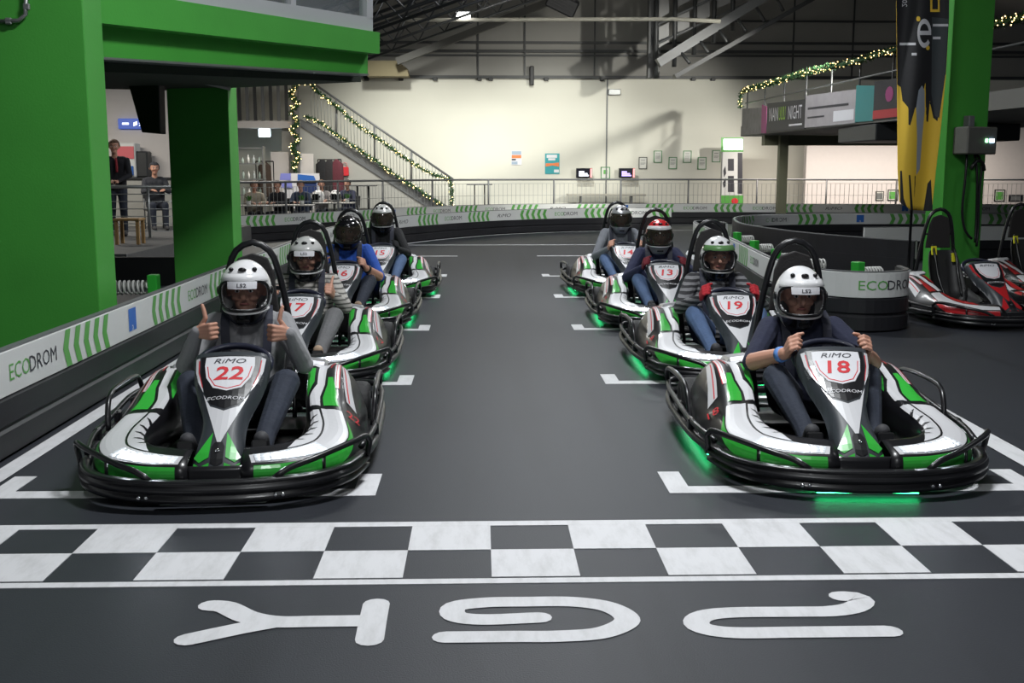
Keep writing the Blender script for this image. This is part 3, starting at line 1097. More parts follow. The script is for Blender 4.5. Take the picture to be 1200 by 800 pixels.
    for (x, y, r, wd) in ((-.54, .60, .128, .12), (.54, .60, .128, .12), (-.60, 1.78, .14, .20), (.60, 1.78, .14, .20)):
        h = wd / 2
        wh = MB().lathe([(r * .55, -h), (r * .86, -h), (r * .97, -h * .8), (r, -h * .5), (r, h * .5), (r * .97, h * .8), (r * .86, h), (r * .55, h)], (x, y, r), 'X', 20)
        wo = wh.build('wheel', tire, t)
        s = 1 if x > 0 else -1
        MB().lathe([(r * .10, s * h * .7), (r * .5, s * h * .55), (r * .56, s * h * .95), (r * .56, s * h * 1.02), (r * .48, s * h * .75), (r * .12, s * h * .95), (r * .02, s * h * .96)], (x, y, r), 'X', 16).build('rim', M_GREYST, wo)
    MB().tube([(-.6, 1.78, .14), (.6, 1.78, .14)], .02, 8).build('rear_axle', M_STEEL, t)
    MB().tube([(-.5, .60, .128), (.5, .60, .128)], .014, 8).build('front_axle', M_STEEL, t)
    # --- under-floor LED strip
    if livery.get('led'):
        for c, d in (((0, .045, .028), (.50, .016, .008)), ((-.68, 1.15, .050), (.016, .9, .008)), ((.68, 1.15, .050), (.016, .9, .008))):
            gs = MB().box(c, d).build('glow_strip', M_GLOW, t)
            hb = MB().box((c[0], c[1], c[2] + .013), (d[0] + .024, d[1] + .024, .018))
            if c[0]:
                for y in (1.0, 1.4):
                    hb.box((c[0] * .89, y, .066), (.16, .04, .012))
            hb.build('strip_holder', M_BLACKTB, gs)
    return t


def number_kart(t, num, pods=True, m_num=None):
    """number, maker and track lettering on the nose and the flanks of one kart"""
    nose = [c for c in t.children if c.name.startswith('nose_fairing')][0]
    pod_list = [c for c in t.children if c.name.startswith('side_pod')]
    m_num = m_num or M_REDPR
    mb = MB()
    if num:
        lay_text(mb, num, .092, lambda x, y: nose_pt(y + .660, x * 1.2, .0065), 0, bold=.02, shear=.12)
    lay_text(mb, 'RiMO', .030, lambda x, y: nose_pt(y + .742, x * 1.6, .0065), 1, shear=.3)
    lay_text(mb, 'ECODROM', .022, lambda x, y: nose_pt(y + .487, x * 1.2, .0065), 2, shear=.2)
    for s in (-1, 1):
        lay_text(mb, 'SiNUS', .014, lambda x, y: nose_pt(.63 + x * 1.2, s * (.163) + y * s * -1 + (x * .22 * s), .006), 3)
    stuff(mb.build('plate_lettering', [m_num, M_DARKPR, M_WHITEPR, M_GREYPR], nose, fix=False))
    if num:
        for pod in pod_list:
            s = 1 if max(v.co.x for v in pod.data.vertices) > .3 else -1
            mb = MB()
            lay_text(mb, num, .085, lambda x, y: pod_off(4.66 + y * 5.2 + x * s * 3.2, 1.36 + s * x * 3.6, s, .006), 0)
            stuff(mb.build('flank_number', m_num, pod, fix=False))


KARTS = {}
GREEN_LIVERY = dict(accent=M_BODYGR, white=M_BODYWH, led=True)
base_kart = build_kart(GREEN_LIVERY)
SPOTS = {  # number: plate X, front Y, turn, label
    '22': (-1.285, 5.13, 4, 'green and white race kart with red number 22 at the front of the grid'),
    '18': (1.905, 5.22, -2.5, 'green and white race kart with red number 18 glowing green underneath'),
    '17': (-1.42, 7.97, 2, 'green and white race kart carrying the driver in the grey striped knit pullover'),
    '19': (1.99, 8.00, -1, 'green and white race kart of the driver with red gloves and a striped sweater'),
    '16': (-1.44, 10.88, 1, 'green and white race kart numbered 16 carrying the driver in a bright blue shirt'),
    '13': (1.92, 10.88, -2, 'green and white race kart numbered 13 carrying the driver in a red and white helmet'),
    '15': (-1.29, 13.78, 2, 'green and white race kart numbered 15 behind kart 16 at the back of its row'),
    '14': (1.93, 13.80, 1, 'green and white race kart of the driver in the silver helmet behind kart 13'),
}
first = True
for num, (x, y, a, lab) in SPOTS.items():
    k = base_kart if first else copy_tree(base_kart)
    if not first:
        pass
    KARTS[num] = k
    first = False
for num, (x, y, a, lab) in SPOTS.items():
    k = KARTS[num]
    k.location = (x, y, 0)
    k.rotation_euler = (0, 0, R(a))
    tag(k, lab, 'kart', 'green and white karts lined up on the grid')
    number_kart(k, num)
# kart 22 has its under-floor strip switched off
off_m = mat('led_strip_off', (0.3, 0.35, 0.3), 0.4)
for c in KARTS['22'].children:
    if c.name.startswith('glow_strip'):
        c.data = c.data.copy(); c.data.materials[0] = off_m

# parked red karts beside the right pillar
RED_LIVERY = dict(accent=M_BODYRED, white=M_BODYWH, led=False, dart=M_BODYRED)
rk = build_kart(RED_LIVERY)
rk2 = copy_tree(rk)
for k, (x, y, a, lab) in zip((rk, rk2), ((5.46, 10.95, 6, 'empty red and white kart parked beside the green pillar'), (7.32, 12.9, 5, 'empty red and white kart parked behind the pillar side of another red kart'))):
    k.location = (x, y, 0)
    k.rotation_euler = (0, 0, R(a))
    tag(k, lab, 'kart', 'parked red and white karts')
    number_kart(k, '')
    for (sx, yy, zz) in ((-.12, 1.62, .70), (.12, 1.60, .62)):
        o = MB().box((sx, yy, zz), (.06, .02, .10), rot=Euler((R(-10), 0, R(8)))).build('belt_tag', mat('yellow_tag', (0.75, 0.72, 0.03), .5), k)
    o = MB().tube(smooth_path([(-.12, 1.66, .76), (-.13, 1.58, .66), (-.12, 1.48, .40), (-.10, 1.35, .20)], .05), .016, 6).tube(smooth_path([(.12, 1.66, .76), (.13, 1.58, .64), (.12, 1.48, .40), (.10, 1.35, .20)], .05), .016, 6).build('harness', M_BLACKTB, k)

# ================================================================== crash barriers with printed banners
class Path:
    def __init__(s, pts, step=0.15):
        s.p = smooth_path([Vector((x, y, 0)) for x, y in pts], step)
        s.l = [0.0]
        for a, b in zip(s.p, s.p[1:]):
            s.l.append(s.l[-1] + (b - a).length)
        s.len = s.l[-1]

    def at(s, d):
        d = max(0, min(s.len - 1e-6, d))
        lo, hi = 0, len(s.l) - 1
        while hi - lo > 1:
            m = (lo + hi) // 2
            if s.l[m] <= d:
                lo = m
            else:
                hi = m
        f = (d - s.l[lo]) / (s.l[hi] - s.l[lo])
        p = s.p[lo].lerp(s.p[hi], f)
        a, b = s.p[max(0, lo - 1)], s.p[min(len(s.p) - 1, hi + 1)]
        t = (b - a).normalized()
        return p, t


def barrier(label, pts, side, prints, d0=0.0, flip=1, lean=0.0, step=0.15, zt=.60, zm=.345, back_print=False):
    """side=+1: printed face lies right of the path direction. prints: list of (kind, distance along)"""
    pa = Path(pts, step)
    root = empty('crash_barrier', tuple(pa.p[0]), 0, label, 'barrier', 'crash barriers around the track')
    O = pa.p[0]

    def pt(d, z, off):
        p, t = pa.at(d)
        n = Vector((t.y, -t.x, 0)) * side
        return p - O + n * (off - lean * z) + Vector((0, 0, z))
    n = max(2, int(pa.len / (step * 1.5)))
    ds = [pa.len * i / n for i in range(n + 1)]

    def strip(name, prof, m):
        MB().loft([[pt(d, z, o) for o, z in prof] for d in ds], closed=True, smooth=False).build(name, m, root)
    strip('base', [(0, 0), (.03, .02), (.03, .15), (.012, .165), (.012, .18), (.03, .195), (.03, zm - .015), (0, zm), (-.05, zm), (-.05, 0)], M_BARRIER)
    strip('banner', [(.012, zm), (.022, zm + .005), (.022, zt - .006), (.012, zt), (-.02, zt), (-.02, zm)], M_BANNER)
    strip('top_rail', [(.016, zt), (.016, zt + .012), (-.03, zt + .012), (-.03, zt)], M_GREYST)
    strip('back_panel', [(-.021, zm), (-.021, zt), (-.045, zt), (-.045, zm)], M_BARRIER)
    zc, hh = (zt + zm) / 2, (zt - zm) / 2

    def face(d, z):
        return pt(d, z, .0245)
    gm = MB()
    tx = MB()
    bl = MB()
    for kind, d in prints:
        if kind in '<>':
            sg = -1 if kind == '<' else 1
            nst = 5
            for k in range(nst):
                c = d + (k - (nst - 1) / 2) * .185
                w_, tip = .045, .055
                a = [(c - w_ - sg * tip / 2, zm + .008), (c + w_ - sg * tip / 2, zm + .008), (c + w_ + sg * tip / 2, zc), (c - w_ + sg * tip / 2, zc)]
                b = [(c - w_ + sg * tip / 2, zc), (c + w_ + sg * tip / 2, zc), (c + w_ - sg * tip / 2, zt - .008), (c - w_ - sg * tip / 2, zt - .008)]
                for q in (a, b):
                    gm.add([face(*p_) for p_ in q], [(0, 1, 2, 3)])
        elif kind == 'E':
            lay_text(tx, 'ECO', .095, lambda x, y: face(d + flip * (x * 1.1 - .165), zc + y), 0)
            lay_text(tx, 'DROM', .095, lambda x, y: face(d + flip * (x * 1.1 + .185), zc + y), 1)
        elif kind == 'R':
            lay_text(tx, 'RiMO', .085, lambda x, y: face(d + flip * x * 1.7, zc + y), 1, shear=.3)
        elif kind == 'b':
            bl.add([face(*p_) for p_ in rect(d - .09, zm + .05, d + .09, zt - .035)], [(0, 1, 2, 3)])
            lay_text(tx, 'a', .05, lambda x, y: pt(d + flip * x, zc - .06 + y, .0255), 2)
    if gm.v:
        stuff(gm.build('chevron_print', M_GREENPR, root, fix=False))
    if tx.v:
        stuff(tx.build('lettering', [M_GREENPR, M_DARKPR, M_WHITEPR], root, fix=False))
    if bl.v:
        stuff(bl.build('blue_print', M_BLUEPR, root, fix=False))
    return root, pa


def cyc(d0, d1, pitch, ch, seq):
    out = []
    i = 0
    d = d0
    while d < d1:
        out.append((ch, d))
        out.append((seq[i % len(seq)], d + pitch / 2))
        i += 1
        d += pitch
    return out


# left barrier, bending right behind the grid. d = 0 at Y = 1
LB = [(-2.69, 1.0), (-2.69, 5), (-2.69, 9), (-2.69, 13), (-2.70, 16), (-2.72, 18.6), (-2.60, 20.6), (-1.90, 24.5), (-1.25, 25.9), (-.5, 27.15), (.80, 28.7), (2.9, 29.95), (5.2, 30.4)]
prn = [('E', 5.55), ('<', 6.5), ('b', 7.48), ('<', 8.43), ('E', 9.42), ('<', 10.35)] + [(k, d + .97) for k, d in []]
prn += [('R', 11.3), ('<', 12.3), ('E', 13.25), ('<', 14.2), ('b', 15.1), ('<', 16.1), ('E', 17.05), ('<', 18.0), ('R', 19.0), ('<', 19.9), ('E', 20.9), ('<', 21.8), ('E', 22.8), ('R', 24.05), ('<', 25.15), ('E', 26.2), ('<', 27.3), ('R', 28.3), ('<', 29.3), ('E', 30.3), ('<', 31.35), ('E', 32.3), ('<', 33.3), ('b', 34.2)]
lbar, _ = barrier('long black barrier with white banner beside the green pillars, curving behind the grid', LB, 1, prn)

# back barrier in front of the railing
BB = [(-5.75, 24.75), (-5.1, 25.5), (-4.4, 26.5), (-3.5, 28.0), (-1.8, 31.0), (.3, 33.2), (2.6, 34.0), (6, 34.1), (9, 33.8), (13, 33.3), (17, 33.0)]
pB = Path(BB)
barrier('farthest black barrier with white banner in front of the railing by the back wall', BB, 1, cyc(1.1, pB.len, 2.1, '<', 'ERbE'))

# island barrier on the right of the grid: rounded near end facing the line
IB = [(4.72, 21.3), (4.68, 22.1), (4.45, 22.45), (4.25, 22.1), (4.12, 21.2), (3.98, 19.5), (3.72, 16.5), (3.50, 14.3), (3.34, 12.5), (3.42, 11.4), (3.70, 10.95), (4.05, 10.92), (4.33, 11.15), (4.42, 11.6)]
pI = Path(IB)
isl, _ = barrier('black barrier with white banner and rounded end beside kart 18', IB, 1, [('E', 2.7), ('>', 3.7), ('b', 4.5), ('>', 5.2), ('E', 6.1), ('>', 7.05), ('b', 7.9), ('>', 8.9), ('E', 9.9), ('>', pI.len - 2.0), ('E', pI.len - .80)], flip=1, step=.05)
# U-shaped hairpin behind it: printed inside, plain dark outside towards us
UB = [(16, 25.6), (10.5, 26.2), (8.0, 26.1), (6.45, 25.5), (5.6, 24.2), (5.15, 22.4), (4.98, 20.6), (5.25, 18.2), (5.8, 16.6), (6.25, 15.8)]
pU = Path(UB)
barrier('dark U-shaped hairpin barrier with its printed banner on the inside', UB, -1, cyc(1.3, 13.0, 2.3, '<', 'bEbE'), flip=-1)
# far barrier seen through the gap on the right
barrier('plain dark barrier with pale banner behind the right green pillar', [(6.8, 19.6), (9, 20.0), (13, 20.2), (17, 20.2)], 1, [])


# spring buffers: green bracket with a white coil
def spring(x, y, z, rz, ang=0.0, label='', turns=7, L=.26, r=.055):
    t = empty('spring_buffer', (x, y, 0), rz, label, 'spring', 'spring buffers behind the barriers')
    pts = [(L * k / (turns * 10), r * math.cos(2 * math.pi * k / 10), z + r * math.sin(2 * math.pi * k / 10)) for k in range(turns * 10 + 1)]
    MB().tube(pts, .011, 6).build('coil', mat('spring_white', (.6, .6, .58), .4), t)
    MB().box((-.05, 0, z * .5 + .06), (.09, .13, z + .12), bev=.008).build('bracket', M_BODYGR, t)
    MB().box((-.05, 0, .012), (.2, .2, .024), bev=.006).build('foot_plate', M_GREYST, t)
    return t


spring(-3.12, 10.45, .52, R(180), label='white coil spring with green bracket behind the left barrier between the green pillars', turns=8, L=.34, r=.06)
for i, (x, y, z, rz, lab) in enumerate([(4.07, 11.75, .52, 20, 'white coil spring on a green bracket inside the rounded barrier end'),
                                        (3.78, 12.9, .52, 0, 'white coil spring behind the barrier right by the roll bar of the green glowing kart'),
                                        (3.95, 14.6, .46, 10, 'white coil spring in the middle of the island behind its long barrier'),
                                        (4.1, 16.4, .46, 20, 'white coil spring behind the island barrier opposite the hairpin tip'),
                                        (4.35, 18.6, .46, 20, 'white coil spring near the far tip of the island barrier')]):
    spring(x, y, z, R(rz), label=lab)
# feather flag foot: white post tube with base plate

# ================================================================== people
def capsule(mb, a, b, r0, r1, n=12, mi=0):
    a, b = Vector(a), Vector(b)
    d = b - a
    L = d.length
    z = d / L if L > 1e-6 else Vector((0, 0, 1))
    x = z.orthogonal().normalized()
    y = z.cross(x)
    prof = []
    for k in range(5):
        t = math.pi / 2 * k / 5
        prof.append((r0 * math.sin(t + .02), -r0 * math.cos(t)))
    prof += [(r0, 0), (r1, L)]
    for k in range(1, 6):
        t = math.pi / 2 * k / 5
        prof.append((r1 * max(.02, math.cos(t)), L + r1 * math.sin(t)))
    rings = [[a + z * h + (x * math.cos(2 * math.pi * i / n) + y * math.sin(2 * math.pi * i / n)) * r for i in range(n)] for r, h in prof]
    mb.loft(rings, mi=mi)


class Body:
    """limbs as tapering capsules with a material each; fused by voxel remeshing into one continuous skin"""

    def __init__(s):
        s.c = []

    def add(s, a, b, r0, r1, m):
        s.c.append((Vector(a), Vector(b), r0, r1, m))
        return s

    def chain(s, pts, rs, m):
        for i in range(len(pts) - 1):
            s.add(pts[i], pts[i + 1], rs[i], rs[i + 1], m)
        return s

    def hand(s, w_, d, n, t, pose, m, k=1.1):
        w_, d, n, t = Vector(w_), Vector(d).normalized(), Vector(n), Vector(t)
        t = (t - d * t.dot(d)).normalized()
        n0 = d.cross(t)
        n = n0 if n0.dot(n) > 0 else -n0
        for o, r in ((.026, .013), (.009, .015), (-.009, .015), (-.026, .013)):
            s.add(w_ + t * o * .6 * k, w_ + d * .082 * k + t * o * 1.15 * k, r * k * 1.05, r * k * .95, m)
        curl = {'fist': (78, 165, 235), 'grip': (48, 120, 185), 'relaxed': (20, 45, 65)}[pose]
        for o, L in ((.032, .070), (.0107, .078), (-.0107, .072), (-.031, .058)):
            p = w_ + d * .086 * k + t * o * k
            for seg, (fr, an) in enumerate(zip((.46, .30, .24), curl)):
                dd = d * math.cos(R(an)) + n * math.sin(R(an))
                q = p + dd * L * fr * k
                s.add(p, q, (.0094 - .0006 * seg) * k, (.0090 - .0007 * seg) * k, m)
                p = q
        b = w_ + d * .022 * k + t * .026 * k + n * .006 * k
        if pose == 'fist':
            q = b + (t * .75 + d * .55 + n * .15).normalized() * .046 * k
            q2 = q + (t * .98 - d * .12).normalized() * .034 * k
            q3 = q2 + (t * .97 - d * .25).normalized() * .028 * k
        else:
            q = b + (t * .6 + d * .65 + n * .35).normalized() * .044 * k
            q2 = q + (d * .75 + n * .55 + t * .1).normalized() * .032 * k
            q3 = q2 + (d * .5 + n * .85).normalized() * .024 * k
        s.chain([b, q, q2, q3], [.0135 * k, .0115 * k, .0105 * k, .0088 * k], m)
        return s

    def head(s, c, m, k=1.0, turn=0.0, hair_m=None):
        M = Euler((0, 0, turn)).to_matrix()
        c = Vector(c)
        f = lambda x, y, z: c + M @ Vector((x, y, z)) * k
        s.add(f(0, .015, .03), f(0, .0, .045), .094 * k, .090 * k, m)        # skull
        s.add(f(0, -.02, -.005), f(0, -.03, -.055), .078 * k, .058 * k, m)   # face
        s.add(f(0, -.055, -.085), f(0, -.052, -.075), .036 * k, .036 * k, m)  # chin
        s.add(f(0, -.098, .018), f(0, -.118, -.020), .010 * k, .016 * k, m)  # nose
        s.add(f(-.03, -.092, .034), f(.03, -.092, .034), .012 * k, .012 * k, m)  # brow
        for sx in (-1, 1):
            s.add(f(sx * .092, .01, -.015), f(sx * .094, .02, .015), .012 * k, .016 * k, m)  # ears
            s.add(f(sx * .040, -.070, -.018), f(sx * .046, -.062, -.022), .026 * k, .024 * k, m)
        return f

    def build(s, name, mats, voxel, parent=None):
        mb = MB()
        for a, b, r0, r1, m in s.c:
            capsule(mb, a, b, r0, r1)
        me = mb.mesh(name + '_raw', [])
        ob = bpy.data.objects.new(name + '_raw', me)
        COL.objects.link(ob)
        md = ob.modifiers.new('r', 'REMESH'); md.mode = 'VOXEL'; md.voxel_size = voxel
        sm = ob.modifiers.new('s', 'SMOOTH'); sm.factor = .5; sm.iterations = 3 if voxel < .006 else 2
        dg = bpy.context.evaluated_depsgraph_get()
        new = bpy.data.meshes.new_from_object(ob.evaluated_get(dg))
        bpy.data.objects.remove(ob); bpy.data.meshes.remove(me)
        new.name = name
        new.materials.clear()
        for m in mats:
            new.materials.append(m)
        nf = len(new.polygons)
        cen = np.empty(nf * 3, dtype=np.float32)
        new.polygons.foreach_get('center', cen)
        cen = cen.reshape(-1, 3)
        best = np.full(nf, 1e9, dtype=np.float32)
        mi = np.zeros(nf, dtype=np.int32)
        for a, b, r0, r1, m in s.c:
            A = np.array(a, dtype=np.float32); D = np.array(b - a, dtype=np.float32)
            L2 = float(D @ D) + 1e-9
            t = np.clip(((cen - A) @ D) / L2, 0, 1)
            dist = np.linalg.norm(cen - (A + t[:, None] * D), axis=1) - (r0 + (r1 - r0) * t)
            u = dist < best
            best[u] = dist[u]; mi[u] = m
        new.polygons.foreach_set('material_index', mi)
        new.polygons.foreach_set('use_smooth', np.ones(nf, dtype=bool))
        new.update()
        o = bpy.data.objects.new(name, new)
        COL.objects.link(o)
        if parent:
            o.parent = parent
        return o


M_SKIN = mat('skin', (0.52, 0.27, 0.19), 0.55, var=.08, scale=20)
M_HAIRD = mat('hair_dark', (0.03, 0.02, 0.015), 0.7, var=.3, scale=60)
M_HAIRB = mat('hair_brown', (0.10, 0.055, 0.03), 0.7, var=.3, scale=60)
M_EYE = mat('eye_dark', (0.02, 0.015, 0.012), 0.2)
M_EYEW = mat('eye_white', (0.7, 0.68, 0.66), 0.3)
M_LIP = mat('lip', (0.42, 0.14, 0.12), 0.5)
M_BALA = mat('black_cloth', (0.010, 0.010, 0.012), 0.9)
M_SOLE = mat('shoe_sole_beige', (0.38, 0.27, 0.19), 0.8, var=.2, scale=30)
M_SHOED = mat('shoe_dark', (0.04, 0.04, 0.045), 0.7)
M_JEANS = mat('denim_blue', (0.075, 0.125, 0.24), 0.85, var=.25, scale=14, bump=.3, bscale=25)
M_JEANSD = mat('denim_dark', (0.022, 0.028, 0.045), 0.85, var=.25, scale=14, bump=.3, bscale=25)


def cloth(name, c):
    return mat(name, c, .9, var=.18, scale=12, bump=.45, bscale=18)


def helm_pt(az, el, off=0.0):
    sx, sy, sz = math.sin(az) * math.cos(el), -math.cos(az) * math.cos(el), math.sin(el)
    a, b, c = .150 + off, .176 + off, .190 + off
    x, y, z = a * sx, b * sy, (c if sz > 0 else .228 + off) * sz
    low = max(0.0, min(1.0, -z / .13))
    front = max(0.0, math.cos(az))
    y -= .030 * front ** 1.5 * low * (1 - .4 * max(0, low - .8) / .2)
    x *= 1 - .10 * low * low
    if y > 0:
        y *= 1 - .14 * low
    return Vector((x, y, z))


def in_open(az, el, g=1.0):
    return (abs(math.degrees(az)) / (68 * g)) ** 3.2 + (abs(math.degrees(el)) / (24 * g)) ** 3.2 < 1


def build_helmet(parent, c, tilt, v, turn=0.0):
    """v: shell, chin, lip, band materials; label text on the visor"""
    az = [R(a) for a in range(-180, 181, 4)]
    el = [R(e) for e in range(-58, 91, 4)]
    mb = MB()
    n = len(el)
    V = [helm_pt(a, e) for a in az for e in el]
    F, MI = [], []
    for i in range(len(az) - 1):
        for j in range(n - 1):
            ca, ce = (az[i] + az[i + 1]) / 2, (el[j] + el[j + 1]) / 2
            if in_open(ca, ce):
                continue
            F.append((i * n + j, (i + 1) * n + j, (i + 1) * n + j + 1, i * n + j + 1))
            da, de = math.degrees(abs(ca)), math.degrees(ce)
            k = 0
            if de < -30 and da < 78:
                k = 1
            elif v.get('band') and 26 < de < 40 and da < 100:
                k = 2
            elif v.get('side') and de < -8 and da > 60:
                k = 3
            MI.append(k)
    for f, k in zip(F, MI):
        mb.f.append(list(f)); mb.m.append(k); mb.sm.append(True)
    mb.v = [tuple(p) for p in V]
    sh = mb.build('helmet', [v['shell'], v['chin'], v.get('band') or v['shell'], v.get('side') or v['shell']], parent, fix=True, solid=.012)
    bm = bmesh.new(); bm.from_mesh(sh.data); bmesh.ops.remove_doubles(bm, verts=bm.verts, dist=1e-5); bm.to_mesh(sh.data); bm.free()
    sh.location = c
    sh.rotation_euler = (tilt, 0, turn)
    # rubber trim around the opening
    tr = []
    for k in range(64):
        t = 2 * math.pi * k / 64
        ct, st = math.cos(t), math.sin(t)
        tr.append(helm_pt(R(68) * math.copysign(abs(ct) ** (2 / 3.2), ct), R(24) * math.copysign(abs(st) ** (2 / 3.2), st), .001))
    MB().tube(tr, .0085, 6, closed=True).build('opening_trim', M_BLACKTB, sh)
    # pale lip under the opening
    lip = [helm_pt(R(a), R(-28.5 + 5.5 * (abs(a) / 80) ** 2.5), .003) for a in range(-84, 85, 6)]
    MB().tube(lip, [.004] + [.0075] * (len(lip) - 2) + [.004], 6).build('lip', v['lip'], sh)
    # visor
    vm = MB()
    vm.grid(lambda a, e: helm_pt(a, e, .009), [R(a) for a in np.linspace(-74, 74, 31)], [R(e) for e in np.linspace(v.get('v0', -25), 25, 12)])
    vm.build('visor', v.get('visor') or M_GLASS, sh, fix=False)
    for s in (-1, 1):
        pv = helm_pt(R(s * 80), R(4), .006)
        MB().ell(pv, (.010, .026, .026), 12, 8).build('visor_pivot', M_BLACKTB, sh)
    if v.get('label') is not None:
        lm = MB()
        lab = [(R(-31), R(9.5)), (R(31), R(9.5)), (R(34), R(22)), (R(-34), R(22))]
        decal(lm, lab, lambda a, e: helm_pt(a, e, .0115), R(6), R(5))
        lo = lm.build('visor_label', M_WHITEPR, sh, fix=False)
        tm = MB()
        lay_text(tm, v['label'], .026, lambda x, y: helm_pt(x * 7.0, R(15.7) + y * 4.2, .013), 0, bold=.015)
        stuff(tm.build('label_lettering', M_DARKPR, sh, fix=False))
    # brow peak and vents
    pk = MB()
    pk.grid(lambda a, e: helm_pt(a, e, .006 + .010 * math.cos(a * 1.2) * (1 - abs(math.degrees(e) - 29) / 9)), [R(a) for a in np.linspace(-72, 72, 25)], [R(e) for e in np.linspace(22, 37, 6)])
    pk.build('brow_peak', v.get('peak') or v['shell'], sh, fix=False)
    for a in (-38, 0, 38):
        q = helm_pt(R(a), R(46), .004)
        MB().ell(q, (.024 if a == 0 else .015, .016, .013), 10, 7, rot=Euler((R(-40), 0, R(a)))).build('vent', M_BLACKTB, sh)
    MB().box(helm_pt(0, R(-42), .004), (.07, .014, .018), bev=.005).build('chin_vent', M_BLACKTB, sh)
    return sh


def face_bits(parent, f, k=1.0):
    for s in (-1, 1):
        e = MB().ell(f(s * .034, -.0935, .012), (.0135 * k, .008 * k, .0085 * k), 10, 7)
        eo = e.build('eye', M_EYEW, parent)
        MB().ell(f(s * .034, -.0995, .012), (.0065 * k, .004 * k, .0070 * k), 8, 6).build('pupil', M_EYE, eo)
        MB().tube([f(s * .016, -.104, .032), f(s * .036, -.104, .037), f(s * .056, -.094, .031)], [.003 * k, .0048 * k, .003 * k], 6).build('eyebrow', M_HAIRB, parent)
    MB().tube([f(-.024, -.086, -.058), f(-.010, -.093, -.055), f(.010, -.093, -.055), f(.024, -.086, -.058)], [.003 * k, .007 * k, .007 * k, .003 * k], 8).build('mouth', M_LIP, parent)


def ribbon_strap(parent, sx, dz, m, w_=.052):
    pts = smooth_path([(sx * .095, 1.66, .70 + dz), (sx * .10, 1.60, .775 + dz), (sx * .115, 1.50, .805 + dz), (sx * .125, 1.395, .735 + dz), (sx * .12, 1.350, .60 + dz * .6), (sx * .105, 1.318, .42), (sx * .09, 1.30, .26)], .04)
    mb = MB()
    mb.loft([[p + Vector((-w_ / 2, 0, 0)), p + Vector((w_ / 2, 0, 0)), p + Vector((w_ / 2, -.006, .004)), p + Vector((-w_ / 2, -.006, .004))] for p in pts], smooth=False)
    return mb.build('harness_strap', m, parent)


def driver(num, label, head_z, top, sleeve, trousers, hands, shoes, helmet, arms, voxel, dx=0.0, strap=None, tilt=0.0, knees=(.26, .26), turn=0.0):
    """arms: dict side -> (elbow, wrist, d, n, t, pose); side -1 is left in the photo"""
    k = KARTS[num]
    dz = head_z - .90
    mats = [top, sleeve, trousers, hands, shoes, M_SKIN, M_BALA]
    B = Body()
    for s in (-1, 0, 1):
        B.chain([(s * .085, 1.43, .24), (s * .080, 1.47, .40), (s * .095, 1.49, .57 + dz * .5), (s * .10, 1.50, .66 + dz)], [.125, .118, .125, .095], 0)
    B.add((-.12, 1.50, .71 + dz), (.12, 1.50, .71 + dz), .07, .07, 0)
    B.add((0, 1.49, .73 + dz), (0, 1.44, .84 + dz), .068, .062, 6)
    hc = Vector((dx, 1.405, head_z))
    f = B.head(hc + Vector((0, .02, .0)), 5, 1.12, turn)
    for s in (-1, 1):
        B.chain([(s * .10, 1.40, .22), (s * knees[0 if s < 0 else 1], .98, .43), (s * .185, .62, .22), (s * .18, .53, .17)], [.115, .078, .055, .048], 2)
        B.add((s * .18, .55, .135), (s * .185, .435, .245), .042, .040, 4)
        B.add((s * .18, .56, .12), (s * .18, .50, .16), .045, .046, 4)
        el, wr, d, n, t, pose = arms[s]
        sh = Vector((s * .195, 1.50, .70 + dz))
        B.add(sh, el, .073, .056, 0)
        B.add(Vector(sh).lerp(Vector(el), .45), el, .063, .056, 0)
        el, wr = Vector(el), Vector(wr)
        B.chain([el, el.lerp(wr, .4), wr], [.054, .050, .036], 1)
        B.hand(wr, d, n, t, pose, 3, 1.2)
    o = B.build('person', mats, voxel)
    o.location = k.location
    o.rotation_euler = k.rotation_euler
    tag(o, label, 'person', 'drivers sitting in the green karts')
    face_bits(o, f, 1.12)
    build_helmet(o, hc, tilt, helmet, turn)
    for s in (-1, 1):
        ribbon_strap(k, s, dz, strap or MATS['strap_navy'])
    return o


mat('strap_navy', (0.012, 0.014, 0.030), .6)
WHITE_SHELL = mat('helmet_white', (0.72, 0.72, 0.73), .22, coat=.5)
GREY_SHELL = mat('helmet_grey', (0.36, 0.36, 0.36), .3, coat=.4)
BLACK_SHELL = mat('helmet_black', (0.010, 0.010, 0.012), .15, coat=.6)
SILVER_SHELL = mat('helmet_silver', (0.50, 0.50, 0.52), .28, .6, coat=.3)
RED_SHELL = mat('helmet_red', (0.55, 0.025, 0.03), .22, coat=.5)
GREEN_BAND = mat('helmet_green', (0.10, 0.22, 0.08), .3)
VISOR_DARK = mat('visor_black', (0.006, 0.006, 0.007), 0.06)
VISOR_SMOKE = mat('visor_smoke', (0.03, 0.025, 0.02), 0.08, alpha=.8)
H_WHITE = dict(shell=WHITE_SHELL, chin=BLACK_SHELL, lip=WHITE_SHELL, label='LS2')
H_WHITE17 = dict(shell=mat('helmet_white_grey', (0.50, 0.50, 0.49), .25, coat=.4), chin=BLACK_SHELL, lip=WHITE_SHELL, label='LS2', side=GREY_SHELL)
H_WHITE15 = dict(shell=MATS['helmet_white_grey'], chin=BLACK_SHELL, lip=WHITE_SHELL, visor=VISOR_SMOKE)
H_19 = dict(shell=WHITE_SHELL, chin=BLACK_SHELL, lip=MATS['helmet_white_grey'], band=BLACK_SHELL, peak=GREEN_BAND, side=GREY_SHELL)
H_BLACK = dict(shell=BLACK_SHELL, chin=BLACK_SHELL, lip=BLACK_SHELL, visor=VISOR_SMOKE)
H_RED = dict(shell=RED_SHELL, chin=GREY_SHELL, lip=WHITE_SHELL, band=WHITE_SHELL, side=RED_SHELL, peak=WHITE_SHELL, visor=VISOR_SMOKE)
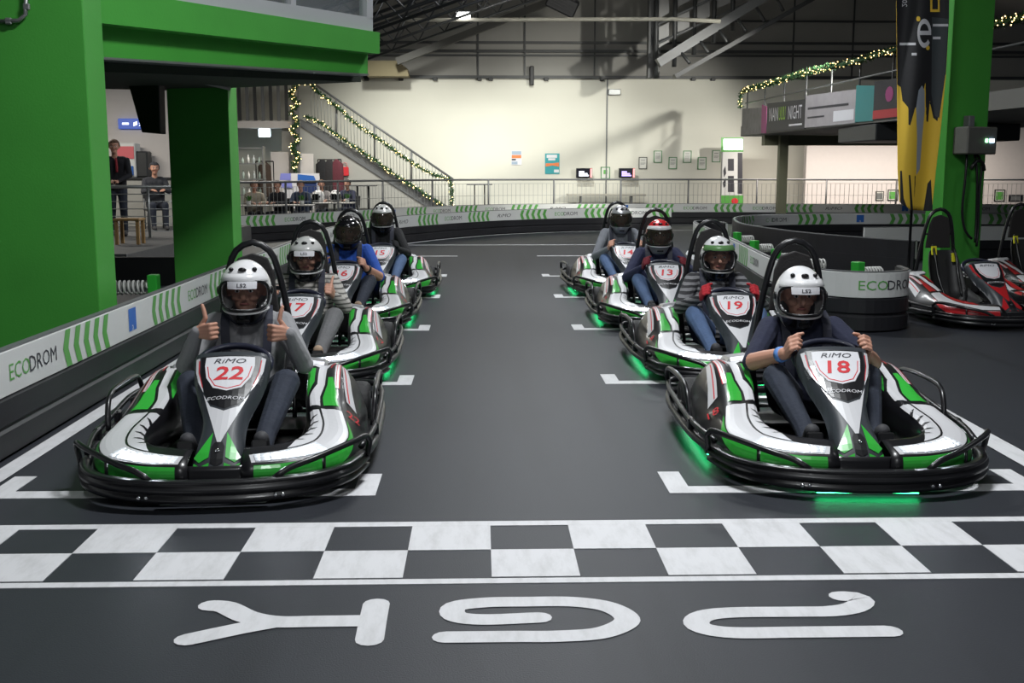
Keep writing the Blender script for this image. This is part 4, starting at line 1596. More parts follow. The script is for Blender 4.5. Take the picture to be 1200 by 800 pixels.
H_SILVER = dict(shell=SILVER_SHELL, chin=SILVER_SHELL, lip=SILVER_SHELL, visor=VISOR_SMOKE)


def wheel_arm(s, el=(.34, 1.18, .50)):
    return ((s * el[0], el[1], el[2]), (s * .228, .915, .580), (-s * .10, -.72, .62), (-s, 0, 0), (0, .6, .8), 'grip')


def thumb_arm(s, el, wr, d=None):
    return (el, wr, d or (-s * .85, -.55, .10), (s * .55, -.80, 0) if False else (-s * .55, .85, 0), (0, 0, 1), 'fist')


driver('22', 'driver in grey sweater and white helmet raising both thumbs', .897, cloth('sweater_grey', (.25, .25, .26)), MATS['sweater_grey'], M_JEANSD, M_SKIN, M_SHOED, H_WHITE,
       {-1: thumb_arm(-1, (-.33, 1.22, .50), (-.235, 1.10, .705)), 1: thumb_arm(1, (.34, 1.22, .49), (.275, 1.10, .69))}, .0048, dx=0.0)
driver('18', 'driver in navy t-shirt and white helmet gripping the steering wheel', .845, cloth('tshirt_navy', (.014, .017, .040)), M_SKIN, M_JEANSD, M_SKIN, M_SHOED, H_WHITE,
       {-1: wheel_arm(-1, (.36, 1.20, .48)), 1: wheel_arm(1, (.35, 1.20, .48))}, .0048, dx=-.045)
driver('17', 'driver in grey striped knit pullover raising one thumb', .868, stripe_mat('knit_striped', (.10, .095, .09), (.42, .40, .37), 9.0, 'Z', .9, .6, .28), MATS['knit_striped'], cloth('trousers_grey', (.15, .15, .155)), M_SKIN, M_SOLE, H_WHITE17,
       {-1: wheel_arm(-1), 1: thumb_arm(1, (.34, 1.14, .49), (.255, 1.03, .60), (-.15, -.75, .55))}, .006)
driver('19', 'driver in dark striped sweater with bright red gloves', .863, stripe_mat('sweater_striped', (.02, .02, .024), (.17, .17, .18), 7.0, 'Z', .9, 1.2, .5), MATS['sweater_striped'], M_JEANS, cloth('glove_red', (.42, .02, .03)), M_SHOED, H_19,
       {-1: wheel_arm(-1, (.35, 1.16, .47)), 1: wheel_arm(1, (.35, 1.16, .47))}, .006)
driver('16', 'driver in bright blue t-shirt and black helmet', .925, cloth('tshirt_blue', (.018, .08, .40)), M_SKIN, M_JEANSD, M_SKIN, M_SOLE, H_BLACK,
       {-1: wheel_arm(-1), 1: wheel_arm(1, (.36, 1.16, .46))}, .007)
driver('13', 'driver in navy jacket wearing a red and white helmet', .884, cloth('jacket_navy', (.018, .022, .060)), MATS['jacket_navy'], M_JEANS, cloth('glove_darkred', (.16, .015, .025)), M_SHOED, H_RED,
       {-1: wheel_arm(-1, (.37, 1.16, .45)), 1: wheel_arm(1, (.37, 1.16, .45))}, .007)
driver('15', 'driver in black jacket and blue jeans wearing a pale helmet', .962, cloth('jacket_black', (.012, .012, .014)), MATS['jacket_black'], M_JEANS, M_BALA, M_SHOED, H_WHITE15,
       {-1: wheel_arm(-1), 1: wheel_arm(1)}, .008)
driver('14', 'driver in grey hooded top wearing a silver helmet', .948, cloth('hoodie_grey', (.15, .16, .18)), MATS['hoodie_grey'], M_JEANS, M_SKIN, M_SOLE, H_SILVER,
       {-1: wheel_arm(-1, (.37, 1.16, .46)), 1: wheel_arm(1)}, .008)
# blue wristband of the driver in kart 18, watch of the driver in kart 16
for num, s, m, nm in (('18', -1, mat('wristband_blue', (.10, .25, .62), .6), 'wristband'), ('16', 1, M_BLACKTB, 'watch')):
    per = [o for o in COL.objects if o.name.startswith('person') and (o.location - KARTS[num].location).length < .01][0]
    el = Vector(wheel_arm(s, (.36, 1.20, .48) if num == '18' else (.36, 1.16, .46))[0]); wr = Vector(wheel_arm(s)[1])
    a, b = el.lerp(wr, .84), el.lerp(wr, .93)
    MB().tube([a, b], [.0465, .044], 14).build(nm, m, per)

# ================================================================== railings, stairs, garlands
def rail_path(label, pts, h, post_at, mesh=True, name='railing', z0=0.0):
    pa = Path(pts, .4)
    t = empty(name, tuple(pa.p[0]), 0, label, 'railing')
    O = pa.p[0]
    MB().tube([p - O + Vector((0, 0, h)) for p in pa.p], .028, 8).build('top_rail', M_GREYST, t)
    for d in post_at:
        p, _ = pa.at(d)
        MB().tube([p - O + Vector((0, 0, z0)), p - O + Vector((0, 0, h))], .028, 8).build('post', M_GREYST, t)
    if mesh:
        mb = MB()
        d = 0.0
        while d < pa.len:
            p, _ = pa.at(d)
            q = p - O
            mb.box((q.x, q.y, (z0 + .1 + h - .12) / 2), (.010, .010, h - .22 - z0))
            d += .14
        for z in (z0 + .12, .55, .85, h - .12):
            mb.tube([p - O + Vector((0, 0, z)) for p in pa.p], .006, 4)
        stuff(mb.build('wire_mesh', M_STEEL, t))
    return t


RB = [(-6.0, 25.75), (-5.0, 27.1), (-4.1, 28.6), (-2.5, 31.5), (-.2, 33.9), (2.6, 34.75), (6, 34.85), (9, 34.55), (13, 34.1), (17, 33.8)]
pr_ = Path(RB, .4)
rail_path('long grey railing with wire mesh panels behind the farthest barrier', RB, 1.33, [i * pr_.len / 13 for i in range(14)])


def leaf_cluster(mb, p, r, n):
    for _ in range(n):
        a = Vector((random.gauss(0, 1), random.gauss(0, 1), random.gauss(0, 1))).normalized()
        b = a.orthogonal().normalized() * .024
        q = p + a * r * random.uniform(.2, .6)
        mb.add([q - b, q + a * .085, q + b], [(0, 1, 2)])


M_FIR = mat('garland_fir', (0.02, 0.07, 0.02), .8, var=.4, scale=30)
M_FAIRY = mat('fairy_light', (1, .8, .35), .4, emit=4.5, ecol=(1, .70, .26))


def garland(label, pts, r=.10, leaves=150, lights=16, size=.016):
    P = [Vector(p) for p in pts]
    t = empty('garland', P[0], 0, label, 'garland', 'lit fir garlands')
    path = smooth_path([p - P[0] for p in P], .12)
    MB().tube(path, .025, 6).build('stem', M_FIR, t)
    fm, lm = MB(), MB()
    for a, b in zip(path, path[1:]):
        L = (b - a).length
        for _ in range(max(1, int(leaves * L))):
            leaf_cluster(fm, a.lerp(b, random.random()), r * .9, 1)
        for _ in range(max(1, int(lights * L + random.random()))):
            q = a.lerp(b, random.random()) + Vector((random.uniform(-1, 1), random.uniform(-1, .3), random.uniform(-1, 1))) * r * .75
            s = size
            lm.add([q + Vector(d) * s for d in ((1, 0, 0), (-1, 0, 0), (0, 1, 0), (0, -1, 0), (0, 0, 1), (0, 0, -1))],
                   [(0, 2, 4), (2, 1, 4), (1, 3, 4), (3, 0, 4), (2, 0, 5), (1, 2, 5), (3, 1, 5), (0, 3, 5)])
    stuff(fm.build('fir_needles', M_FIR, t, fix=False))
    stuff(lm.build('fairy_lights', M_FAIRY, t, fix=False))
    return t


# staircase in front of the back wall
SY = 36.2
st = empty('staircase', at(350, 140, SY), 0, 'grey steel staircase with railing rising to the left landing', 'staircase')
SO = st.location.copy()
a0, a1 = at(352, 139, SY) - SO, at(524, 243, SY) - SO
dv = Vector((0, 0, -.24))
for y in (0.0, 1.2):
    MB().prism([a0 + Vector((0, y, 0)), a1 + Vector((0, y, 0)), a1 + dv + Vector((-.25, y, 0)), a0 + dv + Vector((0, y, 0))], (0, .06, 0)).build('stringer', M_GREYST, st)
ns = 17
for i in range(ns):
    p = a0.lerp(a1, (i + .5) / ns)
    MB().box((p.x, .6, p.z - .10), (.28, 1.14, .035)).build('tread', M_STEEL, st)
r0, r1 = at(362, 94, SY) - SO, at(531, 210, SY) - SO
MB().tube([r0, r1], .035, 8).build('handrail', M_GREYST, st)
for xp, yt, yb in ((394, 115, 160), (439, 146, 187), (482, 176, 213), (530, 210, 244)):
    MB().tube([at(xp, yt, SY) - SO, at(xp, yb, SY) - SO], .03, 8).build('post', M_GREYST, st)
mb = MB()
for i in range(44):
    f = (i + .5) / 44
    x = r0.x + (r1.x - r0.x) * f
    zt_ = r0.z + (r1.z - r0.z) * f
    zb_ = a0.z + (a1.z - a0.z) * (x - a0.x) / (a1.x - a0.x)
    mb.tube([(x, 0, zb_), (x, 0, zt_)], .010, 4)
stuff(mb.build('balusters', M_STEEL, st))
# landing with slatted railing
ld = empty('stair_landing', at(283, 150, SY - .2), 0, 'pale stair landing with a dark slatted railing above the café', 'landing')
LO = ld.location.copy()
mb = MB()
p0, p1 = at(255, 141, SY - .2) - LO, at(349, 150, SY - .2) - LO
mb.box(((p0.x + p1.x) / 2, .8, (p0.z + p1.z) / 2), (p1.x - p0.x, 1.6, abs(p0.z - p1.z)))
mb.build('slab', M_WHITEPL, ld)
for i in range(10):
    x = 262 + i * 9.2
    a, b = at(x, 97, SY - .25) - LO, at(x, 141, SY - .25) - LO
    MB().box(((a + b) / 2), (.10, .05, a.z - b.z)).build('slat', M_GREYST if i % 2 else M_DKSTEEL, ld)
MB().tube([at(255, 97, SY - .25) - LO, at(349, 97, SY - .25) - LO], .04, 8).build('top_rail', M_GREYST, ld)
mb = MB(); a, b = at(345, 93, SY - .35), at(344, 205, SY - .35)
cpost = tag(MB().box((0, 0, (a.z) / 2), (.20, .20, a.z)).build('steel_post', M_GREYST), 'square steel post wrapped in fairy lights under the landing', 'post')
cpost.location = (a.x, a.y, 0)
garland('lit fir garland running along the stair handrail down to the newel post', [at(x, y, SY - .12) for x, y in ((347, 97), (362, 98), (375, 110), (394, 124), (415, 143), (439, 160), (462, 176), (485, 192), (508, 205), (526, 210), (529, 224), (529, 240))], .10)
garland('lit fir garland running along the stair stringer', [at(x, y, SY - .12) for x, y in ((357, 136), (375, 144), (395, 158), (415, 172), (440, 188), (462, 204), (490, 222), (518, 240))], .09, 150, 14)
sp = []
for i in range(40):
    f = i / 39
    p = at(351, 95 + f * 105, SY - .35)
    an = f * 5 * 2 * math.pi
    sp.append((a.x + .11 * math.sin(an), a.y - .19, p.z))
garland('lit fir garland wound around the steel post under the landing', sp, .13, 170, 22)

# ------------------------------------------------------------------ back wall: posters, frames, monitors, desk
def wallpic(name, label, cat, x0, y0, x1, y1, frame_m, items, face_m, group=None, Y=WY, dep=.03):
    """flat framed thing on the back wall given by its photo rectangle; items drawn in 0..1 coordinates"""
    a, b = at(x0, y1, Y - dep), at(x1, y0, Y - dep)
    w_, h = b.x - a.x, b.z - a.z
    t = empty(name, (a.x, Y - .001, a.z), 0, label, cat, group)
    f = min(w_, h) * .08
    if frame_m:
        for (c, d) in (((w_ / 2, -dep / 2, f / 2), (w_, dep, f)), ((w_ / 2, -dep / 2, h - f / 2), (w_, dep, f)), ((f / 2, -dep / 2, h / 2), (f, dep, h)), ((w_ - f / 2, -dep / 2, h / 2), (f, dep, h))):
            MB().box(c, d).build('frame_bar', frame_m, t)
    MB().box((w_ / 2, -dep * .3, h / 2), (w_ * .98, dep * .5, h * .98)).build('sheet', face_m, t)
    if items:
        mats = []
        out = []
        for m, *rest in items:
            if m not in mats:
                mats.append(m)
            out.append((mats.index(m), *rest))
        o = panel_print('print', mats, t, out, lambda x, y: Vector((x * w_, -dep * .62 - .002, y * h)))
        stuff(o)
    return t


M_TEAL = mat('print_teal', (.03, .30, .33), .5)
M_ORANGE = mat('print_orange', (.75, .20, .06), .5)
M_LBLUE = mat('print_light_blue', (.30, .38, .48), .5)
M_GREENFR = mat('frame_green', (.03, .20, .05), .5)
M_DARKFR = mat('frame_dark', (.03, .035, .03), .5)
wallpic('wall_poster', 'small pale blue poster with a red stripe on the cream wall', 'poster', 599, 176.5, 611.5, 193.5, None,
        [(M_LBLUE, rect(.05, .72, .95, .97)), (M_ORANGE, rect(.05, .48, .95, .70)), (M_DARKPR, rect(.05, .33, .45, .44)), (M_LBLUE, rect(.05, .06, .6, .26))], M_WHITEPR)
wallpic('wall_poster', 'larger teal poster with orange lettering on the cream wall', 'poster', 638.5, 179.5, 656, 204, None,
        [(M_WHITEPR, rect(.12, .78, .82, .93)), (M_WHITEPR, rect(.22, .66, .7, .76)), (M_ORANGE, [(.06, .36), (.5, .42), (.95, .36), (.95, .56), (.5, .52), (.06, .52)]), (M_WHITEPR, rect(.62, .08, .95, .22))], M_TEAL)
FR = [(748.5, 184, 758.5, 198, 'dark framed certificate beside the right monitor'), (766, 176.5, 776, 190.5, 'green framed certificate, second in the zigzag row from the monitors'),
      (783.5, 184, 793.5, 198, 'green framed certificate in the lower row midway along the wall'), (800.5, 176.5, 810.5, 190.5, 'green framed certificate in the upper row midway along the wall'),
      (817.5, 184, 828, 198.5, 'green framed certificate hanging lowest towards the lit price board'), (834.5, 176, 844.5, 190, 'green framed certificate right beside the lit price board')]
for i, (x0, y0, x1, y1, lab) in enumerate(FR):
    wallpic('certificate_frame', lab, 'picture frame', x0, y0, x1, y1, M_DARKFR if i == 0 else M_GREENFR,
            [(M_GREYPR, rect(.25, .72, .75, .77)), (M_GREYPR, rect(.2, .55, .8, .58)), (M_GREYPR, rect(.2, .46, .8, .49)), (M_GREYPR, rect(.2, .37, .7, .40))], mat('paper_white', (.60, .60, .56), .6), 'framed certificates on the back wall')
wallpic('certificate_frame', 'green framed certificate hanging between the two monitors', 'picture frame', 704, 195.5, 715, 209.5, M_GREENFR, [(M_GREENPR, rect(.3, .4, .7, .75))], MATS['paper_white'], 'framed certificates on the back wall')
scr = mat('screen_dark', (.01, .01, .02), .2)
scw = mat('screen_white', (.8, .8, .85), .4, emit=.7, ecol=(.8, .85, 1))
scv = mat('screen_violet', (.4, .3, .8), .4, emit=.6, ecol=(.5, .4, 1))
for x0, x1, m, lab in ((675, 694, scw, 'small wall monitor showing white text on black'), (725, 744, scv, 'small wall monitor showing violet text on black')):
    Ym = 37.7
    a, b = at(x0, 208.5, Ym), at(x1, 197, Ym)
    t = empty('monitor', (a.x, Ym, a.z), 0, lab, 'monitor', 'monitors on the back wall')
    w_, h = b.x - a.x, b.z - a.z
    MB().box((w_ / 2, 0, h / 2), (w_, .06, h), bev=.012).build('casing', M_BLACKTB, t)
    MB().box((w_ * .93, -.032, h / 2), (w_ * .10, .008, h * .9)).build('side_light', mat('screen_pink', (.8, .25, .25), .4, emit=.8, ecol=(1, .3, .3)), t)
    panel_print('screen', [scr, m], t, [(0, rect(.04, .07, .86, .93)), (1, rect(.18, .52, .50, .70)), (1, rect(.18, .34, .70, .50)), (1, rect(.18, .18, .78, .32))], lambda x, y: Vector((x * w_, -.034 - (.001 if False else 0) - .0006 * (y < .75), y * h)))
    MB().box((w_ / 2, .15, h / 2), (.06, .26, .06)).build('wall_mount', M_BLACKTB, t)
# sideboard under the monitors
a, b = at(665, 228.5, 37.2), at(757, 231, 37.2)
t = empty('sideboard', ((a.x + b.x) / 2, 37.45, 0), 0, 'low pale shelf board under the two monitors', 'shelf')
MB().box((0, 0, a.z), (b.x - a.x, .55, .07), bev=.01).build('top_board', mat('pale_board', (.40, .38, .32), .6), t)
for s in (-.85, .85):
    MB().box((s, .05, (a.z - .035) / 2), (.06, .4, a.z - .035)).build('leg', M_GREYST, t)
# slim grey bistro tables in front of the railing
t = empty('bistro_table', (at(562, 238, 35.9).x, 35.9, 0), 0, 'slim dark bar table standing behind the railing by the stairs', 'table')
h = at(562, 216, 35.9).z
MB().box((0, 0, h), (.82, .6, .035), bev=.012).build('table_top', M_GREYST, t)
for sx in (-.16, .16):
    for sy in (-.1, .1):
        MB().tube([(sx, sy, .02), (sx, sy, h - .02)], .022, 6).build('leg', M_DKSTEEL, t)
MB().box((0, 0, .015), (.6, .5, .03), bev=.01).build('foot', M_DKSTEEL, t)
t2 = copy_tree(t); t2.location = (at(437, 238, 31.0).x - .5, 33.2, 0); t2['label'] = 'slim dark bar table standing in front of the sloping stair wall'
# lit price board tower
Yp = 36.0
a, b = at(845, 240, Yp), at(871, 161, Yp)
t = empty('price_board', ((a.x + b.x) / 2, Yp, 0), 0, 'tall white and green price board with a glowing green header', 'sign')
w_ = b.x - a.x
H_ = b.z
MB().box((0, .1, H_ / 2), (w_, .2, H_), bev=.01).build('cabinet', M_BANNER, t)


def pbf(x, y):                       # x 845..871, y photo rows
    q = at(x, y, Yp)
    return Vector((q.x - (a.x + b.x) / 2, -.006, q.z))


panel_print('header_panel', [M_GREENPR], t, [(0, rect(845, 178, 871, 161))], lambda x, y: pbf(x, y) + Vector((0, .001, 0)))
panel_print('header_light', [mat('header_glow', (.6, 1, .7), .4, emit=5, ecol=(.55, 1, .62))], t, [(0, rect(848, 175.5, 870, 163))], pbf)
stuff(panel_print('price_print', [M_DARKPR, M_GREENPR, M_REDPR], t,
            [(0, rect(853, 200, 860, 186)), (0, rect(853, 225, 860, 206)), (0, rect(864.5, 227, 870, 179)), (1, rect(845, 240, 871, 229)), (0, [(847.5, 200), (850, 194), (851, 203), (848.5, 208)]), (0, [(847, 214), (850.5, 208), (850.5, 218), (848, 220)])], pbf))
panel_print('red_disc', [M_REDPR], t, [(0, [(861 + 4 * math.cos(k * .4488), 235.5 + 3.6 * math.sin(k * .4488)) for k in range(14)])], lambda x, y: pbf(x, y) - Vector((0, .003, 0)))

# ------------------------------------------------------------------ right-hand balcony
bl = empty('balcony', (7.95, 25, 0), 0, 'grey balcony with advertising banners along its edge and a garlanded railing', 'balcony')


def bal(Y, z, x=None):
    X = 7.70 + (33 - Y) * .038 if x is None else x
    return Vector((X - 7.95, Y - 25, z))


MB().prism([bal(33.2, 2.60), bal(12.5, 2.55), bal(12.5, 2.85), bal(33.2, 2.9)], (4.5, 0, 0)).build('slab', mat('balcony_grey', (.20, .195, .18), .7), bl)
ADS = [(33.0, 31.0, 'blur'), (31.0, 30.55, 'magenta'), (30.5, 27.3, 'nan'), (27.3, 24.0, 'pale'), (24.0, 23.0, 'teal'), (23.0, 19.0, 'black')]
M_ADDARK = mat('ad_dark', (.012, .012, .02), .5)
M_ADPALE = mat('ad_pale', (.34, .32, .33), .6, var=.2, scale=3)
M_MAG = mat('ad_magenta', (.30, .03, .16), .5)
M_ADGREY = mat('ad_photo_grey', (.20, .19, .19), .6, var=.5, scale=4)
for y0, y1, kind in ADS:
    m = {'blur': M_ADGREY, 'magenta': M_MAG, 'nan': M_ADDARK, 'pale': M_ADPALE, 'teal': mat('ad_teal', (.03, .20, .20), .5), 'black': M_ADDARK}[kind]
    p = [bal(y0, 2.63) + Vector((-.03, 0, 0)), bal(y1, 2.61) + Vector((-.03, 0, 0)), bal(y1, 3.32) + Vector((-.03, 0, 0)), bal(y0, 3.40) + Vector((-.03, 0, 0))]
    b_ = MB().prism(p, (.02, 0, 0)).build('ad_banner', m, bl)
    L = y0 - y1

    def ad(x, y, p=p):
        q = p[0].lerp(p[1], x).lerp(p[3].lerp(p[2], x), y)
        return q + Vector((-.006, 0, 0))
    if kind == 'nan':
        o = panel_print('ad_lettering', [M_WHITEPR, mat('ad_lime', (.30, .55, .03), .5)], b_, [(0, 'NAN', .20, .60, .46, {'sx': .17}), (1, 'UUU', .43, .60, .46, {'sx': .13}), (0, 'NIGHT', .76, .60, .46, {'sx': .17}), (0, rect(.62, .14, .94, .20))], lambda x, y: ad(x, y))
        # squeeze the words so that they fit side by side
        for v in o.data.vertices:
            pass
    elif kind == 'pale':
        o = panel_print('ad_lettering', [M_DARKPR, M_WHITEPR], b_, [(0, rect(.06, .55, .88, .62)), (0, rect(.06, .28, .42, .33)), (1, rect(.6, .1, .98, .42))], lambda x, y: ad(x, y))
    elif kind == 'black':
        o = panel_print('ad_lettering', [M_WHITEPR, mat('ad_red', (.40, .02, .03), .5), M_MAG], b_, [(1, rect(0, .02, 1, .24)), (2, [(.2 + .05 * math.cos(k * .5236), .62 + .2 * math.sin(k * .5236)) for k in range(12)]), (0, rect(.40, .68, .66, .74)), (0, rect(.46, .54, .64, .60)), (0, rect(.42, .42, .60, .47)), (0, rect(.55, .11, .95, .15))], lambda x, y: ad(x, y))
    else:
        continue
    stuff(o)
rl = empty('balcony_railing', (7.72, 25, 2.7), 0, 'thin grey railing on the edge of the right balcony', 'railing')
for Y in np.arange(32.8, 13.0, -1.75):
    p = bal(Y, 0) + Vector((7.95 - 7.72, 0, 0))
    MB().tube([(p.x + .06, p.y, .1), (p.x + .06, p.y, 1.22)], .022, 6).build('post', M_DKSTEEL, rl)
for z in (.85, 1.22):
    MB().tube([bal(33, z) + Vector((.29, 0, 0)), bal(12.6, z) + Vector((.29, 0, 0))], .02, 6).build('rail', M_GREYST, rl)
garland('lit fir garland along the railing of the right balcony', [bal(33.0, 3.42) + Vector((7.87, 25, 0)), bal(33.05, 3.75) + Vector((7.87, 25, 0)), bal(32.6, 3.90) + Vector((7.87, 25, 0))] + [bal(Y, 3.92 + .02 * math.sin(Y)) + Vector((7.87, 25, 0)) for Y in (30, 27, 24, 21, 18, 15.5, 13)], .10, 140, 20, .013)
# column and ceiling beam under the balcony, glowing ceiling panel
cc = at(918, 165, 31)
o = tag(MB().box((0, 0, 1.28), (.24, .24, 2.56)).build('steel_column', mat('khaki_steel', (.16, .16, .10), .6), bevel=.01), 'olive steel column carrying the right balcony', 'column'); o.location = (cc.x, 31, 0)
o = tag(MB().prism([(-.6, 0, 2.30), (5, 0, 2.30), (5, 0, 2.58), (-.6, 0, 2.58)], (0, .3, 0)).build('cross_beam', MATS['khaki_steel']), 'olive cross beam under the right balcony resting on the column', 'beam'); o.location = (8.5, 31.2, 0)
o = tag(MB().box((0, 0, 0), (3.0, 2.4, .34), bev=.02).build('air_duct', M_DKSTEEL), 'dark boxed duct under the edge of the right balcony', 'duct'); o.location = (9.55, 24.0, 2.38)
lp = empty('ceiling_light', (10.0, 31.8, 2.52), 0, 'long glowing ceiling strip under the right balcony', 'lamp')
MB().box((.6, 1.4, 0), (2.4, .18, .05), bev=.01).build('diffuser', mat('lamp_warm', (1, .93, .8), .4, emit=5), lp)
MB().box((.6, 1.4, .04), (2.6, .3, .04), bev=.01).build('housing', M_GREYST, lp)
lp = empty('ceiling_light', at(896, 161, 34) + Vector((0, 0, -.05)), 0, 'small glowing lamp near the price board under the balcony', 'lamp')
MB().box((0, 0, 0), (.13, .1, .22), bev=.02).build('diffuser', mat('lamp_cool', (.9, 1, 1), .4, emit=5), lp)
MB().tube([(0, 0, .1), (0, 0, .24)], .012, 6).build('hanger', M_DKSTEEL, lp)
# exit light near the café
lp = empty('exit_light', at(310, 155.5, 36.3), 0, 'small glowing white exit light under the stair landing', 'lamp')
MB().box((0, 0, 0), (.36, .12, .26), bev=.02).build('diffuser', mat('exit_glow', (.8, .95, 1), .4, emit=4, ecol=(.75, .92, 1)), lp)
MB().box((0, 0, .165), (.42, .2, .09), bev=.01).build('mount', M_STEEL, lp)
# small pictures low on the right wall
for x0, y0, x1, y1, lab in ((1026, 224, 1036, 235, 'small dark picture on the pale right wall behind the flag'), (1040, 222, 1053, 235, 'small green picture on the pale right wall behind the flag'), (1165, 222, 1178, 236, 'pale notice on the right wall beyond the green pillar'), (1182, 228, 1199, 236, 'dark screen low on the right wall beyond the green pillar')):
    wallpic('notice', lab, 'picture', x0, y0, x1, y1, M_DARKFR, [(M_GREYPR if x0 < 1035 or x0 > 1180 else M_GREENPR, rect(.15, .15, .85, .8))], MATS['paper_white'] if x0 != 1182 else scr, None, 36.85)

# ------------------------------------------------------------------ banner flag by the right pillar
FY = 13.35
fg = empty('banner_flag', (at(1068, 332, FY).x, FY, 0), 0, 'tall black and yellow cloth banner with a white letter e hanging by the right pillar', 'flag')
FO = fg.location.copy()


def flag_pt(x, y, off=0.0):
    # edges taper slightly towards the bottom
    s = (x - 1050) / 62.0
    xx = x + max(0, (y + 20)) * .004
    dep = .045 * math.sin(s * 9.5 + y * .012) + .03 * math.sin(s * 4.0 + 1 + y * .02)
    p = at(xx, y, FY + dep - off)
    return p - FO


fb = MB().grid(lambda x, y: flag_pt(x, y), np.linspace(1050, 1113, 33), np.linspace(-60, 247, 40))
# slanting lower hem and right edge: cut with polygon instead of a plain rectangle
fb = MB()
outline = [(1050, -60), (1113, -60), (1112, 20), (1108, 90), (1102, 150), (1096, 200), (1091, 247), (1066, 246), (1053, 236), (1051, 200)]
decal(fb, outline, lambda x, y: flag_pt(x, y), 2.0, 8.0)
cloth_o = fb.build('cloth', mat('flag_yellow', (.85, .56, .05), .7), fg, fix=False)
bm = bmesh.new(); bm.from_mesh(cloth_o.data); bmesh.ops.remove_doubles(bm, verts=bm.verts, dist=1e-4); bmesh.ops.recalc_face_normals(bm, faces=bm.faces); bm.to_mesh(cloth_o.data); bm.free()
cloth_o.modifiers.new('s', 'SOLIDIFY').thickness = .004


def flag_print(name, polys, m, off):
    for poly in polys:
        mb = MB()
        decal(mb, poly, lambda x, y: flag_pt(x, y, off), 2.0, 8.0)
        mb.build(name, m, cloth_o, fix=False)


M_FBLACK = mat('flag_black', (.014, .014, .017), .7)
M_FGREY = mat('flag_grey', (.045, .055, .06), .7)
M_FPALE = mat('flag_pale_blue', (.32, .36, .42), .7)
flag_print('black_print', [[(1050, -60), (1113, -60), (1112, 20), (1108, 86), (1104, 100), (1098, 142), (1093, 138), (1089, 118), (1087, 143), (1085, 142), (1084, 118), (1079, 125), (1072, 126), (1066, 147), (1064, 146), (1064, 126), (1057, 118), (1055, 102), (1051, 99)]], M_FBLACK, .006)
flag_print('grey_print', [[(1092, 20), (1111, 22), (1107, 90), (1100, 138), (1095, 136), (1091, 110)]], M_FGREY, .0075)
flag_print('pale_print', [[(1073, 126), (1076, 106), (1080, 100), (1083, 106), (1083, 130), (1080, 160), (1077, 198), (1073, 205), (1074, 160)]], M_FPALE, .0075)
flag_print('drip_print', [[(1054, 200), (1056, 200), (1058, 232), (1062, 243), (1054, 238)], [(1064, 205), (1066, 205), (1069, 246), (1066, 246)], [(1071, 206), (1073, 206), (1073, 246), (1070, 246)], [(1086, 215), (1090, 210), (1092, 247), (1086, 247), (1081, 247)]], M_FBLACK, .006)
mb = MB()
fl_t = lambda cx, cy, kx, ky: (lambda x, y: flag_pt(cx + x * kx, cy - y * ky, .010))
for k in range(26):
    a0_, a1_ = R(8 + k * 12), R(8 + (k + 1) * 12)
    ring = lambda a_, r_: (1083 + 8.2 * r_ * math.cos(a_), 39 - 17 * r_ * math.sin(a_))
    if k < 26:
        decal(mb, [ring(a0_, 1), ring(a1_, 1), ring(a1_, .66), ring(a0_, .66)], lambda x, y: flag_pt(x, y, .010), 2.0, 8.0)
decal(mb, rect(1077, 36, 1091, 41), lambda x, y: flag_pt(x, y, .010), 2.0, 8.0)
for q in (rect(1054, 50, 1073, 53), rect(1093, 28, 1111, 31), rect(1093, 43, 1102, 46), rect(1068, 62, 1074, 65)):
    decal(mb, q, lambda x, y: flag_pt(x, y, .010), 1.0, 8.0)
lay_text(mb, '20', 1.0, lambda x, y: flag_pt(1060 + y * 6, 4 - x * 6, .012), 0)
stuff(mb.build('lettering', M_WHITEPR, cloth_o, fix=False))
mb = MB()
for c in ((1087, 56, 2.2), (1076, 22, 2.4)):
    mb.add([flag_pt(c[0] + c[2] * math.cos(k * .628), c[1] + c[2] * 1.3 * math.sin(k * .628), .010) for k in range(10)], [tuple(range(10))])
for q in (rect(1090, -16, 1092.5, 14), rect(1090, 11, 1101, 14), rect(1099, -16, 1101, 14)):
    mb.add([flag_pt(*p, .010) for p in q], [(0, 1, 2, 3)])
stuff(mb.build('yellow_marks', MATS['flag_yellow'], cloth_o, fix=False))
px_, pz = at(1067, 246, FY), at(1067, 332, FY)
MB().tube([(0, .12, .02), (0, .12, .40)], .035, 10).build('pole_socket', mat('pole_grey', (.35, .36, .37), .5), fg)
MB().tube([(0, .12, .40), (0, .12, 4.2)], .018, 8).build('pole', M_BLACKTB, fg)
MB().box((0, .12, .012), (.5, .4, .024), bev=.008).build('foot_plate', M_BLACKTB, fg)
MB().box((.1, .08, 3.95), (.9, .03, .03)).build('cross_arm', M_BLACKTB, fg)

# charging box on the right pillar with cables
bx = empty('charging_box', (6.185, 13.955, at(1136, 165, 14.0).z), R(24), 'grey charging box with two small lights on the right green pillar', 'box')
BO = bx.location.copy()
a, b = Vector((-.255, 0, at(1136, 181, 14.0).z - BO.z)), Vector((.255, 0, at(1136, 149, 14.0).z - BO.z))
MB().box(((a.x + b.x) / 2, -.005, (a.z + b.z) / 2), (b.x - a.x, .24, b.z - a.z), bev=.015).build('casing', mat('box_grey', (.10, .10, .09), .5, var=.2), bx)
for xp, m, w_ in ((1142, mat('led_small_green', (.3, 1, .4), .4, emit=5), .03), (1150.5, mat('led_small_blue', (.5, .75, 1), .4, emit=5), .07)):
    q = Vector(((xp - 1136) / 1300 * 14, 0, 0))
    MB().box((q.x, -.13, q.z), (w_, .015, .045)).build('indicator', m, bx)
MB().box((.0 - .05, .06, b.z + .07), (.10, .10, .14), bev=.01).build('cable_gland', M_GREYST, bx)
